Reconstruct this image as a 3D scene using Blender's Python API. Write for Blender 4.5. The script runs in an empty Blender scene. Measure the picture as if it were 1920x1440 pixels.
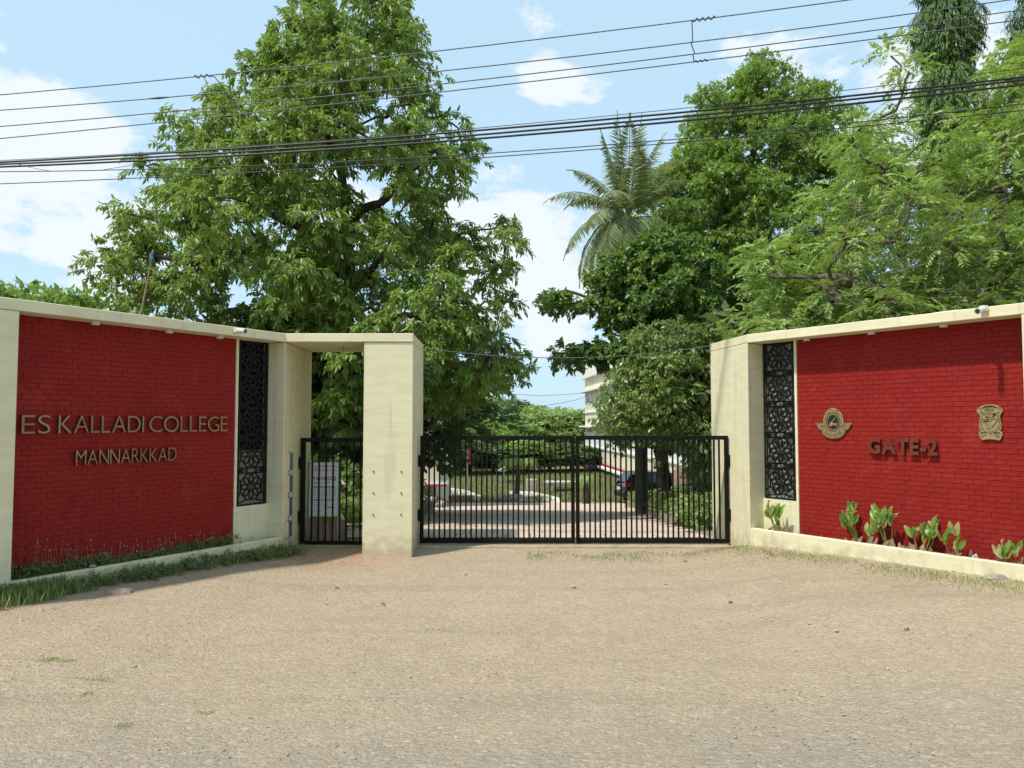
import bpy, bmesh, math, random
import numpy as np
from mathutils import Vector, Matrix

random.seed(7)
RNG = np.random.default_rng(11)
S = bpy.context.scene
COL = S.collection
R = math.radians

# ------------------------------------------------------------------ camera
CAMZ = 1.89
FPX = 1440.0                      # focal length in photo pixels (1920 wide)
PITCH = math.atan(72 / FPX)
cd = bpy.data.cameras.new('camera')
cd.sensor_width = 36.0
cd.lens = 27.0
cd.clip_start = 0.05
cd.clip_end = 6000
cam = bpy.data.objects.new('camera', cd)
cam.location = (0, 0, CAMZ)
cam.rotation_euler = (math.pi / 2 + PITCH, 0, 0)
COL.objects.link(cam)
S.camera = cam

# ------------------------------------------------------------------ light
SUN = Vector((-0.42, -0.30, 0.86)).normalized()
sl = bpy.data.lights.new('sun', 'SUN')
sl.energy = 3.2
sl.angle = R(2.4)
sl.color = (1.0, 0.955, 0.88)
so = bpy.data.objects.new('sun', sl)
so.location = (-20, -20, 40)
so.rotation_euler = SUN.to_track_quat('Z', 'Y').to_euler()
COL.objects.link(so)

w = bpy.data.worlds.new('World')
S.world = w
w.use_nodes = True
nt = w.node_tree
for n in list(nt.nodes):
    nt.nodes.remove(n)


def nd(tree, typ, **kw):
    n = tree.nodes.new(typ)
    for k, v in kw.items():
        setattr(n, k, v)
    return n


def setin(n, **kw):
    for k, v in kw.items():
        n.inputs[k.replace('_', ' ')].default_value = v


CP, SP = math.cos(PITCH), math.sin(PITCH)


def ray(px, py):
    u = (px - 960) / FPX
    v = (720 - py) / FPX
    return Vector((u, CP - v * SP, SP + v * CP))


def P(px, py, d):
    """world point seen at photo pixel (px, py) at forward distance d"""
    r = ray(px, py)
    q = r * (d / r.y)
    q.z += CAMZ
    return q


out = nd(nt, 'ShaderNodeOutputWorld')
bg = nd(nt, 'ShaderNodeBackground')
bg.inputs['Strength'].default_value = 0.15
sky = nd(nt, 'ShaderNodeTexSky')
sky.sky_type = 'NISHITA'
sky.sun_disc = False
sky.sun_elevation = math.asin(SUN.z)
sky.sun_rotation = math.atan2(SUN.x, SUN.y)
sky.air_density = 1.0
sky.dust_density = 1.6
sky.ozone_density = 1.0
tc = nd(nt, 'ShaderNodeTexCoord')
nz = nd(nt, 'ShaderNodeTexNoise')
setin(nz, Scale=7.0, Detail=11.0, Roughness=0.62)
mp = nd(nt, 'ShaderNodeMapping')
mp.inputs['Scale'].default_value = (1, 1, 1.9)
mp.inputs['Location'].default_value = (3.1, 0.4, 1.2)
nt.links.new(tc.outputs['Generated'], mp.inputs['Vector'])
nt.links.new(mp.outputs['Vector'], nz.inputs['Vector'])
# cumulus banks: soft blobs round chosen directions, broken up by the noise
prev = None
for (px, py, sx, strength) in [(90, 250, .10, .8), (170, 330, .11, .72), (200, 440, .12, .78), (-10, 440, .05, .7), (10, 180, .07, .9), (1050, 150, .085, .9),
                                (1000, 110, .05, .7), (930, 500, .13, 1.0), (1020, 545, .10, .9), (1450, 180, .10, .5),
                                (1780, 220, .2, .7), (560, 300, .2, .5), (-700, 300, .35, 1), (2700, 350, .3, .9), (960, -900, .35, .6)]:
    dv = ray(px, py).normalized()
    vm = nd(nt, 'ShaderNodeVectorMath', operation='DISTANCE')
    vm.inputs[1].default_value = dv
    nrm = nd(nt, 'ShaderNodeVectorMath', operation='NORMALIZE')
    nt.links.new(tc.outputs['Generated'], nrm.inputs[0])
    nt.links.new(nrm.outputs[0], vm.inputs[0])
    mr = nd(nt, 'ShaderNodeMapRange')
    mr.interpolation_type = 'SMOOTHSTEP'
    mr.inputs['From Min'].default_value = 0
    mr.inputs['From Max'].default_value = sx * 1.6
    mr.inputs['To Min'].default_value = strength
    mr.inputs['To Max'].default_value = 0
    nt.links.new(vm.outputs['Value'], mr.inputs['Value'])
    if prev is None:
        prev = mr.outputs[0]
    else:
        mx = nd(nt, 'ShaderNodeMath', operation='MAXIMUM')
        nt.links.new(prev, mx.inputs[0])
        nt.links.new(mr.outputs[0], mx.inputs[1])
        prev = mx.outputs[0]
ad = nd(nt, 'ShaderNodeMath', operation='MULTIPLY_ADD')
ad.inputs[1].default_value = 0.62
nt.links.new(prev, ad.inputs[0])
nzc = nd(nt, 'ShaderNodeMath', operation='MULTIPLY_ADD')
nzc.inputs[1].default_value = 1.7
nzc.inputs[2].default_value = -0.35
nt.links.new(nz.outputs['Fac'], nzc.inputs[0])
nt.links.new(nzc.outputs[0], ad.inputs[2])
cr = nd(nt, 'ShaderNodeMapRange')
cr.interpolation_type = 'SMOOTHSTEP'
cr.inputs['From Min'].default_value = 0.78
cr.inputs['From Max'].default_value = 0.96
nt.links.new(ad.outputs[0], cr.inputs['Value'])
sat = nd(nt, 'ShaderNodeMix', data_type='RGBA')       # hazy tropical sky: pale veil over the blue
sat.inputs[0].default_value = 0.8
sat.inputs[7].default_value = (2.8, 4.0, 4.8, 1)
nt.links.new(sky.outputs['Color'], sat.inputs[6])
mix = nd(nt, 'ShaderNodeMix', data_type='RGBA')
mix.inputs[7].default_value = (4.15, 4.5, 4.75, 1)
nt.links.new(cr.outputs[0], mix.inputs[0])
nt.links.new(sat.outputs[2], mix.inputs[6])
nt.links.new(mix.outputs[2], bg.inputs['Color'])
nt.links.new(bg.outputs[0], out.inputs[0])

S.view_settings.view_transform = 'Standard'
S.view_settings.look = 'None'
S.view_settings.exposure = 0.52
S.view_settings.gamma = 1
S.view_settings.use_curve_mapping = False
S.cycles.max_bounces = 7
S.cycles.transparent_max_bounces = 8

# ------------------------------------------------------------------ materials


def mat(name, col, rough=0.8, var=0.12, scale=4.0, col2=None, bump=0.0, bscale=60.0, spec=0.5, metal=0.0,
        stretch=(1, 1, 1), detail=6, trans=None, attr=False, lo=.35, hi=.7):
    m = bpy.data.materials.new(name)
    m.use_nodes = True
    t = m.node_tree
    for n in list(t.nodes):
        t.nodes.remove(n)
    o = nd(t, 'ShaderNodeOutputMaterial')
    b = nd(t, 'ShaderNodeBsdfPrincipled')
    b.inputs['Roughness'].default_value = rough
    b.inputs['Metallic'].default_value = metal
    b.inputs['Specular IOR Level'].default_value = spec
    c1 = tuple(col) + (1,)
    c2 = tuple(col2 if col2 else [x * (1 - var * 2) for x in col]) + (1,)
    geo = nd(t, 'ShaderNodeNewGeometry')
    mp_ = nd(t, 'ShaderNodeMapping')
    mp_.inputs['Scale'].default_value = stretch
    t.links.new(geo.outputs['Position'], mp_.inputs['Vector'])
    noi = nd(t, 'ShaderNodeTexNoise')
    setin(noi, Scale=scale, Detail=detail, Roughness=0.6)
    t.links.new(mp_.outputs[0], noi.inputs['Vector'])
    rg = nd(t, 'ShaderNodeMapRange')
    rg.inputs['From Min'].default_value = lo
    rg.inputs['From Max'].default_value = hi
    mx = nd(t, 'ShaderNodeMix', data_type='RGBA')
    mx.inputs[6].default_value = c1
    mx.inputs[7].default_value = c2
    src = noi.outputs['Fac']
    if attr:
        at = nd(t, 'ShaderNodeAttribute')
        at.attribute_name = 'shade'
        ma = nd(t, 'ShaderNodeMath', operation='MULTIPLY_ADD')
        ma.inputs[1].default_value = 0.45
        t.links.new(at.outputs['Fac'], ma.inputs[0])
        mb_ = nd(t, 'ShaderNodeMath', operation='MULTIPLY')
        mb_.inputs[1].default_value = 0.62
        t.links.new(src, mb_.inputs[0])
        t.links.new(mb_.outputs[0], ma.inputs[2])
        src = ma.outputs[0]
    t.links.new(src, rg.inputs['Value'])
    t.links.new(rg.outputs[0], mx.inputs[0])
    t.links.new(mx.outputs[2], b.inputs['Base Color'])
    if bump:
        bn = nd(t, 'ShaderNodeTexNoise')
        setin(bn, Scale=bscale, Detail=5.0)
        t.links.new(mp_.outputs[0], bn.inputs['Vector'])
        bp = nd(t, 'ShaderNodeBump')
        bp.inputs['Strength'].default_value = 1.0
        bp.inputs['Distance'].default_value = bump
        t.links.new(bn.outputs['Fac'], bp.inputs['Height'])
        t.links.new(bp.outputs[0], b.inputs['Normal'])
    if trans:
        tr = nd(t, 'ShaderNodeBsdfTranslucent')
        tr.inputs['Color'].default_value = tuple(trans) + (1,)
        ms = nd(t, 'ShaderNodeMixShader')
        ms.inputs[0].default_value = 0.3
        t.links.new(b.outputs[0], ms.inputs[1])
        t.links.new(tr.outputs[0], ms.inputs[2])
        t.links.new(ms.outputs[0], o.inputs[0])
    else:
        t.links.new(b.outputs[0], o.inputs[0])
    m['bsdf'] = b.name
    return m


def cream_mat():
    """painted plaster with streaks, faint mottling, rising dirt near the ground"""
    m = mat('cream_plaster', (0.72, 0.675, 0.43), rough=.85, col2=(0.655, 0.58, 0.39), scale=4.5, bump=.0018, bscale=40, stretch=(.6, .6, 2.6), lo=.38, hi=.68)
    t = m.node_tree
    b = t.nodes[m['bsdf']]
    src = b.inputs['Base Color'].links[0].from_socket
    geo = nd(t, 'ShaderNodeNewGeometry')
    sep = nd(t, 'ShaderNodeSeparateXYZ')
    t.links.new(geo.outputs['Position'], sep.inputs[0])
    # vertical rain streaks
    mp_ = nd(t, 'ShaderNodeMapping')
    mp_.inputs['Scale'].default_value = (1, 1, .07)
    t.links.new(geo.outputs['Position'], mp_.inputs[0])
    n1 = nd(t, 'ShaderNodeTexNoise')
    setin(n1, Scale=9.0, Detail=5.0)
    t.links.new(mp_.outputs[0], n1.inputs[0])
    r1 = nd(t, 'ShaderNodeMapRange')
    r1.inputs['From Min'].default_value = .56
    r1.inputs['From Max'].default_value = .8
    r1.inputs['To Max'].default_value = .55
    t.links.new(n1.outputs[0], r1.inputs[0])
    mxa = nd(t, 'ShaderNodeMix', data_type='RGBA')
    mxa.inputs[7].default_value = (.42, .36, .26, 1)
    t.links.new(src, mxa.inputs[6])
    t.links.new(r1.outputs[0], mxa.inputs[0])
    # mud splash at the foot
    n2 = nd(t, 'ShaderNodeTexNoise')
    setin(n2, Scale=7.0, Detail=6.0)
    t.links.new(geo.outputs['Position'], n2.inputs[0])
    sub = nd(t, 'ShaderNodeMath', operation='MULTIPLY_ADD')
    sub.inputs[1].default_value = -.9
    sub.inputs[2].default_value = .75
    t.links.new(n2.outputs[0], sub.inputs[0])
    ad_ = nd(t, 'ShaderNodeMath', operation='ADD')
    t.links.new(sep.outputs[2], ad_.inputs[0])
    t.links.new(sub.outputs[0], ad_.inputs[1])
    r2 = nd(t, 'ShaderNodeMapRange')
    r2.inputs['From Min'].default_value = .35
    r2.inputs['From Max'].default_value = .62
    r2.inputs['To Min'].default_value = .6
    r2.inputs['To Max'].default_value = 0
    t.links.new(ad_.outputs[0], r2.inputs[0])
    mxb = nd(t, 'ShaderNodeMix', data_type='RGBA')
    mxb.inputs[7].default_value = (.40, .29, .19, 1)
    t.links.new(mxa.outputs[2], mxb.inputs[6])
    t.links.new(r2.outputs[0], mxb.inputs[0])
    t.links.new(mxb.outputs[2], b.inputs['Base Color'])
    return m


def ground_mat():
    m = mat('dirt_road', (0.49, 0.38, 0.255), rough=.95, col2=(0.395, 0.305, 0.205), scale=3.0, spec=.15, lo=.3, hi=.75)
    t = m.node_tree
    b = t.nodes[m['bsdf']]
    src = b.inputs['Base Color'].links[0].from_socket
    geo = nd(t, 'ShaderNodeNewGeometry')
    sep = nd(t, 'ShaderNodeSeparateXYZ')
    t.links.new(geo.outputs['Position'], sep.inputs[0])

    def noise(scale, detail=5, st=(1, 1, 1), rough=.6):
        mp_ = nd(t, 'ShaderNodeMapping')
        mp_.inputs['Scale'].default_value = st
        t.links.new(geo.outputs['Position'], mp_.inputs[0])
        n = nd(t, 'ShaderNodeTexNoise')
        setin(n, Scale=scale, Detail=detail, Roughness=rough)
        t.links.new(mp_.outputs[0], n.inputs[0])
        return n.outputs[0]

    def mr(src_, a, b_, c=0., d=1., smooth=True):
        r_ = nd(t, 'ShaderNodeMapRange')
        if smooth:
            r_.interpolation_type = 'SMOOTHSTEP'
        r_.inputs['From Min'].default_value = a
        r_.inputs['From Max'].default_value = b_
        r_.inputs['To Min'].default_value = c
        r_.inputs['To Max'].default_value = d
        t.links.new(src_, r_.inputs[0])
        return r_.outputs[0]

    def math_(op, a, b_):
        n = nd(t, 'ShaderNodeMath', operation=op)
        for i, v in ((0, a), (1, b_)):
            if isinstance(v, (int, float)):
                n.inputs[i].default_value = v
            else:
                t.links.new(v, n.inputs[i])
        return n.outputs[0]

    def blend(fac, a, colr):
        n = nd(t, 'ShaderNodeMix', data_type='RGBA')
        t.links.new(fac, n.inputs[0])
        t.links.new(a, n.inputs[6])
        if isinstance(colr, tuple):
            n.inputs[7].default_value = colr + (1,)
        else:
            t.links.new(colr, n.inputs[7])
        return n.outputs[2]
    # worn grey asphalt showing through towards the road
    gy = mr(sep.outputs[1], 8.0, 3.6, -.15, .5)
    gfac = mr(math_('ADD', gy, noise(.9, 6)), .66, 1.05, 0, .7)
    big = mr(noise(.45, 4), .38, .62, 0, .55)
    c = blend(big, src, (0.45, 0.345, 0.225))
    trk = mr(noise(1.1, 5, (.16, 1.6, 1)), .52, .68, 0, .4)
    c = blend(trk, c, (0.30, 0.235, 0.16))
    c = blend(gfac, c, (0.31, 0.27, 0.215))
    # reddish laterite near the wicket gate and along the left kerb
    rx = mr(sep.outputs[0], -.9, -2.4)
    ry = mr(sep.outputs[1], 9.4, 10.8)
    rfac = math_('MULTIPLY', math_('MULTIPLY', rx, ry), mr(noise(2.4, 5), .3, .6, .1, .9))
    c = blend(rfac, c, (0.42, 0.24, 0.14))
    # grass / earth inside the compound
    gi = mr(sep.outputs[1], 12.6, 13.4)
    gn = mr(noise(.8, 6), .35, .6)
    ge = blend(gn, src, (0.12, 0.17, 0.05))
    c = blend(math_('MULTIPLY', gi, 1.0), c, ge)
    # pebbles: light and dark aggregate
    vo = nd(t, 'ShaderNodeTexVoronoi')
    vo.inputs['Scale'].default_value = 42
    vmp = nd(t, 'ShaderNodeMapping')
    vmp.inputs['Scale'].default_value = (.62, 1.1, 1)
    dn = nd(t, 'ShaderNodeTexNoise')
    setin(dn, Scale=24.0, Detail=2.0)
    t.links.new(geo.outputs['Position'], dn.inputs[0])
    vadd = nd(t, 'ShaderNodeVectorMath', operation='MULTIPLY_ADD')
    vadd.inputs[1].default_value = (.07, .07, .07)
    t.links.new(dn.outputs[1], vadd.inputs[0])
    t.links.new(geo.outputs['Position'], vadd.inputs[2])
    t.links.new(vadd.outputs[0], vmp.inputs[0])
    t.links.new(vmp.outputs[0], vo.inputs['Vector'])
    peb = mr(vo.outputs['Distance'], .1, .75)
    hsv = nd(t, 'ShaderNodeSeparateColor')
    t.links.new(vo.outputs['Color'], hsv.inputs[0])
    dk = math_('MULTIPLY', mr(hsv.outputs[0], .55, .95), .42)
    c = blend(dk, c, (0.24, 0.20, 0.155))
    lt = math_('MULTIPLY', mr(hsv.outputs[1], .72, .98), .5)
    c = blend(lt, c, (0.56, 0.48, 0.36))
    dust = mr(math_('ADD', mr(sep.outputs[1], 9.5, 4.5, 0, .5), noise(1.3, 5)), .45, .95, .25, 1)
    c = blend(math_('MULTIPLY', math_('MULTIPLY', peb, .3), dust), c, (0.21, 0.165, 0.12))
    fine = mr(noise(75, 4, (.6, 1, 1)), .42, .66, 0, .42)
    c = blend(fine, c, (0.20, 0.152, 0.105))
    t.links.new(c, b.inputs['Base Color'])
    hh = math_('ADD', math_('MULTIPLY', peb, -.6), math_('MULTIPLY', noise(34, 6, (.55, 1, 1)), 1.9))
    bp = nd(t, 'ShaderNodeBump')
    bp.inputs['Strength'].default_value = 1
    bp.inputs['Distance'].default_value = .011
    t.links.new(hh, bp.inputs['Height'])
    t.links.new(bp.outputs[0], b.inputs['Normal'])
    return m


def brick_paint():
    m = mat('red_brick_paint', (0.265, 0.013, 0.008), rough=.7, col2=(0.22, 0.010, 0.007), scale=2.2, bump=.0018, bscale=55, spec=.2)
    t = m.node_tree
    b = t.nodes[m['bsdf']]
    src = b.inputs['Base Color'].links[0].from_socket
    geo = nd(t, 'ShaderNodeNewGeometry')
    sep = nd(t, 'ShaderNodeSeparateXYZ')
    t.links.new(geo.outputs['Position'], sep.inputs[0])
    oi = nd(t, 'ShaderNodeObjectInfo')
    n = nd(t, 'ShaderNodeTexNoise')
    setin(n, Scale=5.0, Detail=8.0, Roughness=.7)
    t.links.new(geo.outputs['Position'], n.inputs[0])
    # old darker paint showing in patches
    a = n
    r2 = nd(t, 'ShaderNodeMapRange')
    r2.inputs['From Min'].default_value = .62
    r2.inputs['From Max'].default_value = .80
    r2.inputs['To Max'].default_value = .75
    t.links.new(a.outputs[0], r2.inputs[0])
    mx = nd(t, 'ShaderNodeMix', data_type='RGBA')
    mx.inputs[7].default_value = (.12, .006, .006, 1)
    t.links.new(src, mx.inputs[6])
    t.links.new(r2.outputs[0], mx.inputs[0])
    n3 = nd(t, 'ShaderNodeTexNoise')
    setin(n3, Scale=2.6, Detail=9.0, Roughness=.72)
    t.links.new(geo.outputs['Position'], n3.inputs[0])
    r3 = nd(t, 'ShaderNodeMapRange')
    r3.inputs['From Min'].default_value = .53
    r3.inputs['From Max'].default_value = .72
    r3.inputs['To Max'].default_value = .5
    t.links.new(n3.outputs[0], r3.inputs[0])
    mx3 = nd(t, 'ShaderNodeMix', data_type='RGBA')
    mx3.inputs[7].default_value = (.34, .045, .038, 1)
    t.links.new(mx.outputs[2], mx3.inputs[6])
    t.links.new(r3.outputs[0], mx3.inputs[0])
    mx = mx3
    # each brick slightly different
    mx2 = nd(t, 'ShaderNodeMix', data_type='RGBA')
    mx2.inputs[7].default_value = (.27, .018, .015, 1)
    mm = nd(t, 'ShaderNodeMath', operation='MULTIPLY')
    mm.inputs[1].default_value = .45
    t.links.new(oi.outputs['Random'], mm.inputs[0])
    t.links.new(mm.outputs[0], mx2.inputs[0])
    t.links.new(mx.outputs[2], mx2.inputs[6])
    t.links.new(mx2.outputs[2], b.inputs['Base Color'])
    return m


M = {}
M['cream'] = cream_mat()
M['ground'] = ground_mat()
M['brick'] = brick_paint()
M['mortar'] = mat('red_mortar', (0.20, 0.009, 0.008), rough=.8, var=.15, scale=5)
M['black'] = mat('black_gate_paint', (0.004, 0.006, 0.004), rough=.6, spec=.12, var=.2, scale=12, col2=(.012, .011, .008), bump=.0006, bscale=90)
M['lattice'] = mat('black_lattice_paint', (0.006, 0.007, 0.006), rough=.5, var=.2, spec=.3)
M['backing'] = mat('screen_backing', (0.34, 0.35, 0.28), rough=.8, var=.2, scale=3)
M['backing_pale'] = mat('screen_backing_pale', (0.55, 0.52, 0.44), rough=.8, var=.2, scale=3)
M['backing_shade'] = mat('shade_behind_screen', (0.010, 0.013, 0.008), rough=.7, var=.2, spec=.2)  # near-black colour standing in for the shade seen through the left lattice
M['soil'] = mat('planter_soil', (0.11, 0.075, 0.05), rough=1, var=.3, scale=12, bump=.02, bscale=25, spec=.1)
M['brass'] = mat('aged_brass', (0.36, 0.24, 0.13), rough=.4, var=.2, scale=3.5, col2=(.22, .13, .06), metal=.6)
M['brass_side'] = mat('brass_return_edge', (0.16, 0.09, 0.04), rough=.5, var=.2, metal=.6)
M['gold'] = mat('polished_gold_plate', (0.50, 0.37, 0.17), rough=.35, var=.15, scale=14, col2=(.34, .23, .10), metal=.5)
M['rust_letter'] = mat('faded_red_letter', (0.17, 0.013, 0.009), rough=.5, col2=(.15, .045, .02), scale=4.5, metal=.2)
M['ink'] = mat('black_ink', (0.008, 0.008, 0.007), rough=.6, var=.1)
M['red_ink'] = mat('red_print', (0.42, 0.02, 0.02), rough=.5, var=.1)
M['board'] = mat('white_board', (0.80, 0.81, 0.79), rough=.5, var=.06, scale=3)
M['white'] = mat('white_plastic', (0.62, 0.60, 0.52), rough=.4, var=.06)
M['glass'] = mat('dark_glass', (0.02, 0.025, 0.03), rough=.08, var=.1, spec=.8)
M['niche'] = mat('grey_panel', (0.13, 0.14, 0.15), rough=.4, var=.2)
M['bark'] = mat('tree_bark', (0.055, 0.042, 0.03), rough=.95, col2=(.11, .09, .065), scale=9, bump=.02, bscale=18, stretch=(1, 1, .25), spec=.2)
M['bark_pale'] = mat('pale_bark', (0.16, 0.13, 0.095), rough=.95, col2=(.08, .065, .045), scale=10, bump=.012, bscale=22, stretch=(1, 1, .3), spec=.2)
M['bark_red'] = mat('reddish_bark', (0.25, 0.13, 0.08), rough=.95, col2=(.08, .05, .03), scale=8, bump=.012, bscale=22, stretch=(1, 1, .3), spec=.2)
M['twig'] = mat('bare_twig', (0.26, 0.20, 0.145), rough=.9, var=.2)
LK = dict(attr=True, scale=.9, lo=.22, hi=.84, spec=.45)
M['leaf_big'] = mat('drooping_leaf', (0.336, 0.482, 0.106), rough=.40, col2=(0.056, 0.118, 0.025), trans=(0.360, 0.480, 0.070), **LK)
M['leaf_dense'] = mat('dense_leaf', (0.35, 0.50, 0.115), rough=.42, col2=(0.050, 0.105, 0.026), trans=(0.340, 0.500, 0.070), **LK)
M['leaf_dark'] = mat('dark_round_leaf', (0.24, 0.37, 0.085), rough=.42, col2=(0.040, 0.090, 0.024), trans=(.24, .38, .06), **LK)
M['leaf_olive'] = mat('olive_leaf', (0.363, 0.473, 0.143), rough=.38, col2=(0.061, 0.105, 0.028), trans=(0.280, 0.380, 0.070), **LK)
M['leaf_fern'] = mat('pinnate_leaf', (0.40, 0.54, 0.145), rough=.42, col2=(0.080, 0.155, 0.040), trans=(0.420, 0.580, 0.080), **LK)
M['leaf_ashoka'] = mat('ashoka_leaf', (0.172, 0.299, 0.052), rough=.6, col2=(0.025, 0.060, 0.018), trans=(0.160, 0.260, 0.040), **LK)
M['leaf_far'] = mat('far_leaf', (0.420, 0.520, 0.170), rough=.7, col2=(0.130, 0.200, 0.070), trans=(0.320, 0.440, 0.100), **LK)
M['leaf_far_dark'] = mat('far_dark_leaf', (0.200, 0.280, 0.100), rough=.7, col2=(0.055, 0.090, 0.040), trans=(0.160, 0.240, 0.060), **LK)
M['palm'] = mat('palm_leaf', (0.270, 0.330, 0.120), rough=.55, col2=(0.080, 0.120, 0.045), trans=(0.360, 0.400, 0.130), **LK)
M['canna'] = mat('canna_leaf', (0.24, 0.40, 0.06), rough=.35, col2=(0.05, 0.13, 0.03), trans=(.40, .60, .06), scale=9, lo=.3, hi=.75)
M['canna_dry'] = mat('dry_canna_leaf', (0.46, 0.33, 0.22), rough=.8, col2=(.24, .15, .10), scale=14, trans=(.4, .25, .14))
M['canna_pale'] = mat('yellowing_leaf', (0.42, 0.46, 0.16), rough=.5, col2=(.30, .22, .10), scale=14, trans=(.5, .5, .15))
M['grass'] = mat('grass_blade', (0.20, 0.32, 0.06), rough=.6, col2=(0.42, 0.38, 0.19), trans=(.22, .34, .07), attr=True, scale=2.0, lo=.3, hi=1.0)
M['weed'] = mat('weed_leaf', (0.10, 0.18, 0.04), rough=.6, col2=(0.24, 0.24, 0.10), trans=(.14, .24, .05), attr=True, scale=3.0, lo=.3, hi=1.0)
M['lawn'] = mat('dry_lawn_blade', (0.17, 0.24, 0.065), rough=.7, col2=(0.36, 0.33, 0.18), trans=(.2, .26, .07), attr=True, scale=.5, lo=.2, hi=.8)
M['petal'] = mat('small_white_flower', (0.7, 0.68, 0.62), rough=.7, var=.05)
M['paver'] = mat('concrete_paver', (0.60, 0.47, 0.37), rough=.9, col2=(.47, .36, .28), scale=2.2, bump=.002, bscale=80, spec=.2)
M['paver_bed'] = mat('paver_joint_sand', (0.30, 0.235, 0.18), rough=1, var=.2, scale=6)
M['kerb_pink'] = mat('kerb_stone', (0.42, 0.31, 0.24), rough=.9, var=.2, scale=5)
M['concrete'] = mat('concrete', (0.42, 0.37, 0.29), rough=.95, var=.18, scale=5, bump=.003, bscale=50)
M['sill'] = mat('dusty_sill', (0.42, 0.33, 0.22), rough=.95, var=.18, scale=5, bump=.004, bscale=40)
M['path'] = mat('pale_concrete_path', (0.58, 0.54, 0.47), rough=.9, var=.08, scale=3)
M['wall_far'] = mat('cream_building', (0.70, 0.63, 0.47), rough=.9, var=.08, scale=.6)
M['wall_far2'] = mat('pale_building', (0.76, 0.74, 0.68), rough=.9, var=.06, scale=.6)
M['wall_pink'] = mat('pinkish_wall', (0.42, 0.27, 0.19), rough=.9, var=.2, scale=1.5)
M['red_trim'] = mat('red_trim_paint', (0.36, 0.03, 0.025), rough=.6, var=.15)
M['rail'] = mat('black_rail', (0.015, 0.015, 0.015), rough=.5, var=.1)
M['column'] = mat('grey_pillar', (0.42, 0.37, 0.31), rough=.9, var=.15)
M['car'] = mat('black_car_paint', (0.006, 0.006, 0.008), rough=.12, var=.1, spec=.8)
M['tyre'] = mat('tyre_rubber', (0.015, 0.015, 0.015), rough=.9, var=.1)
M['rim'] = mat('wheel_rim', (0.35, 0.35, 0.36), rough=.3, var=.1, metal=.8)
M['tail'] = mat('red_tail_lamp', (0.5, 0.01, 0.015), rough=.15, var=.05, spec=.8)
M['flag_red'] = mat('red_flag', (0.55, 0.05, 0.06), rough=.8, var=.15, scale=6, trans=(.6, .06, .06))
M['flag_white'] = mat('white_flag', (0.7, 0.7, 0.66), rough=.8, var=.08, scale=6, trans=(.6, .6, .55))
M['steel'] = mat('grey_steel', (0.40, 0.41, 0.41), rough=.45, var=.15, metal=.5)
M['pole_dark'] = mat('dark_green_pole', (0.03, 0.04, 0.03), rough=.6, var=.2)
M['wire'] = mat('aluminium_wire', (0.10, 0.10, 0.10), rough=.6, var=.1)
M['cable'] = mat('black_cable', (0.012, 0.012, 0.013), rough=.6, var=.1)
M['rock'] = mat('rock', (0.36, 0.30, 0.24), rough=.95, var=.25, scale=6, bump=.01, bscale=20)
M['bamboo'] = mat('bamboo_stick', (0.42, 0.30, 0.17), rough=.8, var=.25, scale=12)
M['blue_tape'] = mat('blue_plastic', (0.08, 0.22, 0.42), rough=.5, var=.1)
M['sheet'] = mat('white_sheet', (0.72, 0.76, 0.82), rough=.6, var=.05)
M['litter'] = mat('white_litter', (0.72, 0.72, 0.74), rough=.6, var=.08)
M['dry_leaf'] = mat('dry_leaf', (0.16, 0.10, 0.05), rough=.9, var=.3, scale=20)
M['hill'] = mat('hill_green', (0.07, 0.12, 0.06), rough=1, var=.3, scale=.05, spec=.1)
M['rust'] = mat('rusty_bolt', (0.12, 0.10, 0.07), rough=.8, var=.3, scale=50)

# ------------------------------------------------------------------ object helpers
BASE = {}


def tag(o, label=None, cat=None, group=None, kind=None):
    if label:
        o['label'] = label
    if cat:
        o['category'] = cat
    if group:
        o['group'] = group
    if kind:
        o['kind'] = kind
    return o


def empty(name, loc, label, cat, group=None):
    o = bpy.data.objects.new(name, None)
    o.empty_display_size = .2
    o.location = loc
    COL.objects.link(o)
    BASE[o.name] = Vector(loc)
    return tag(o, label, cat, group)


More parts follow.
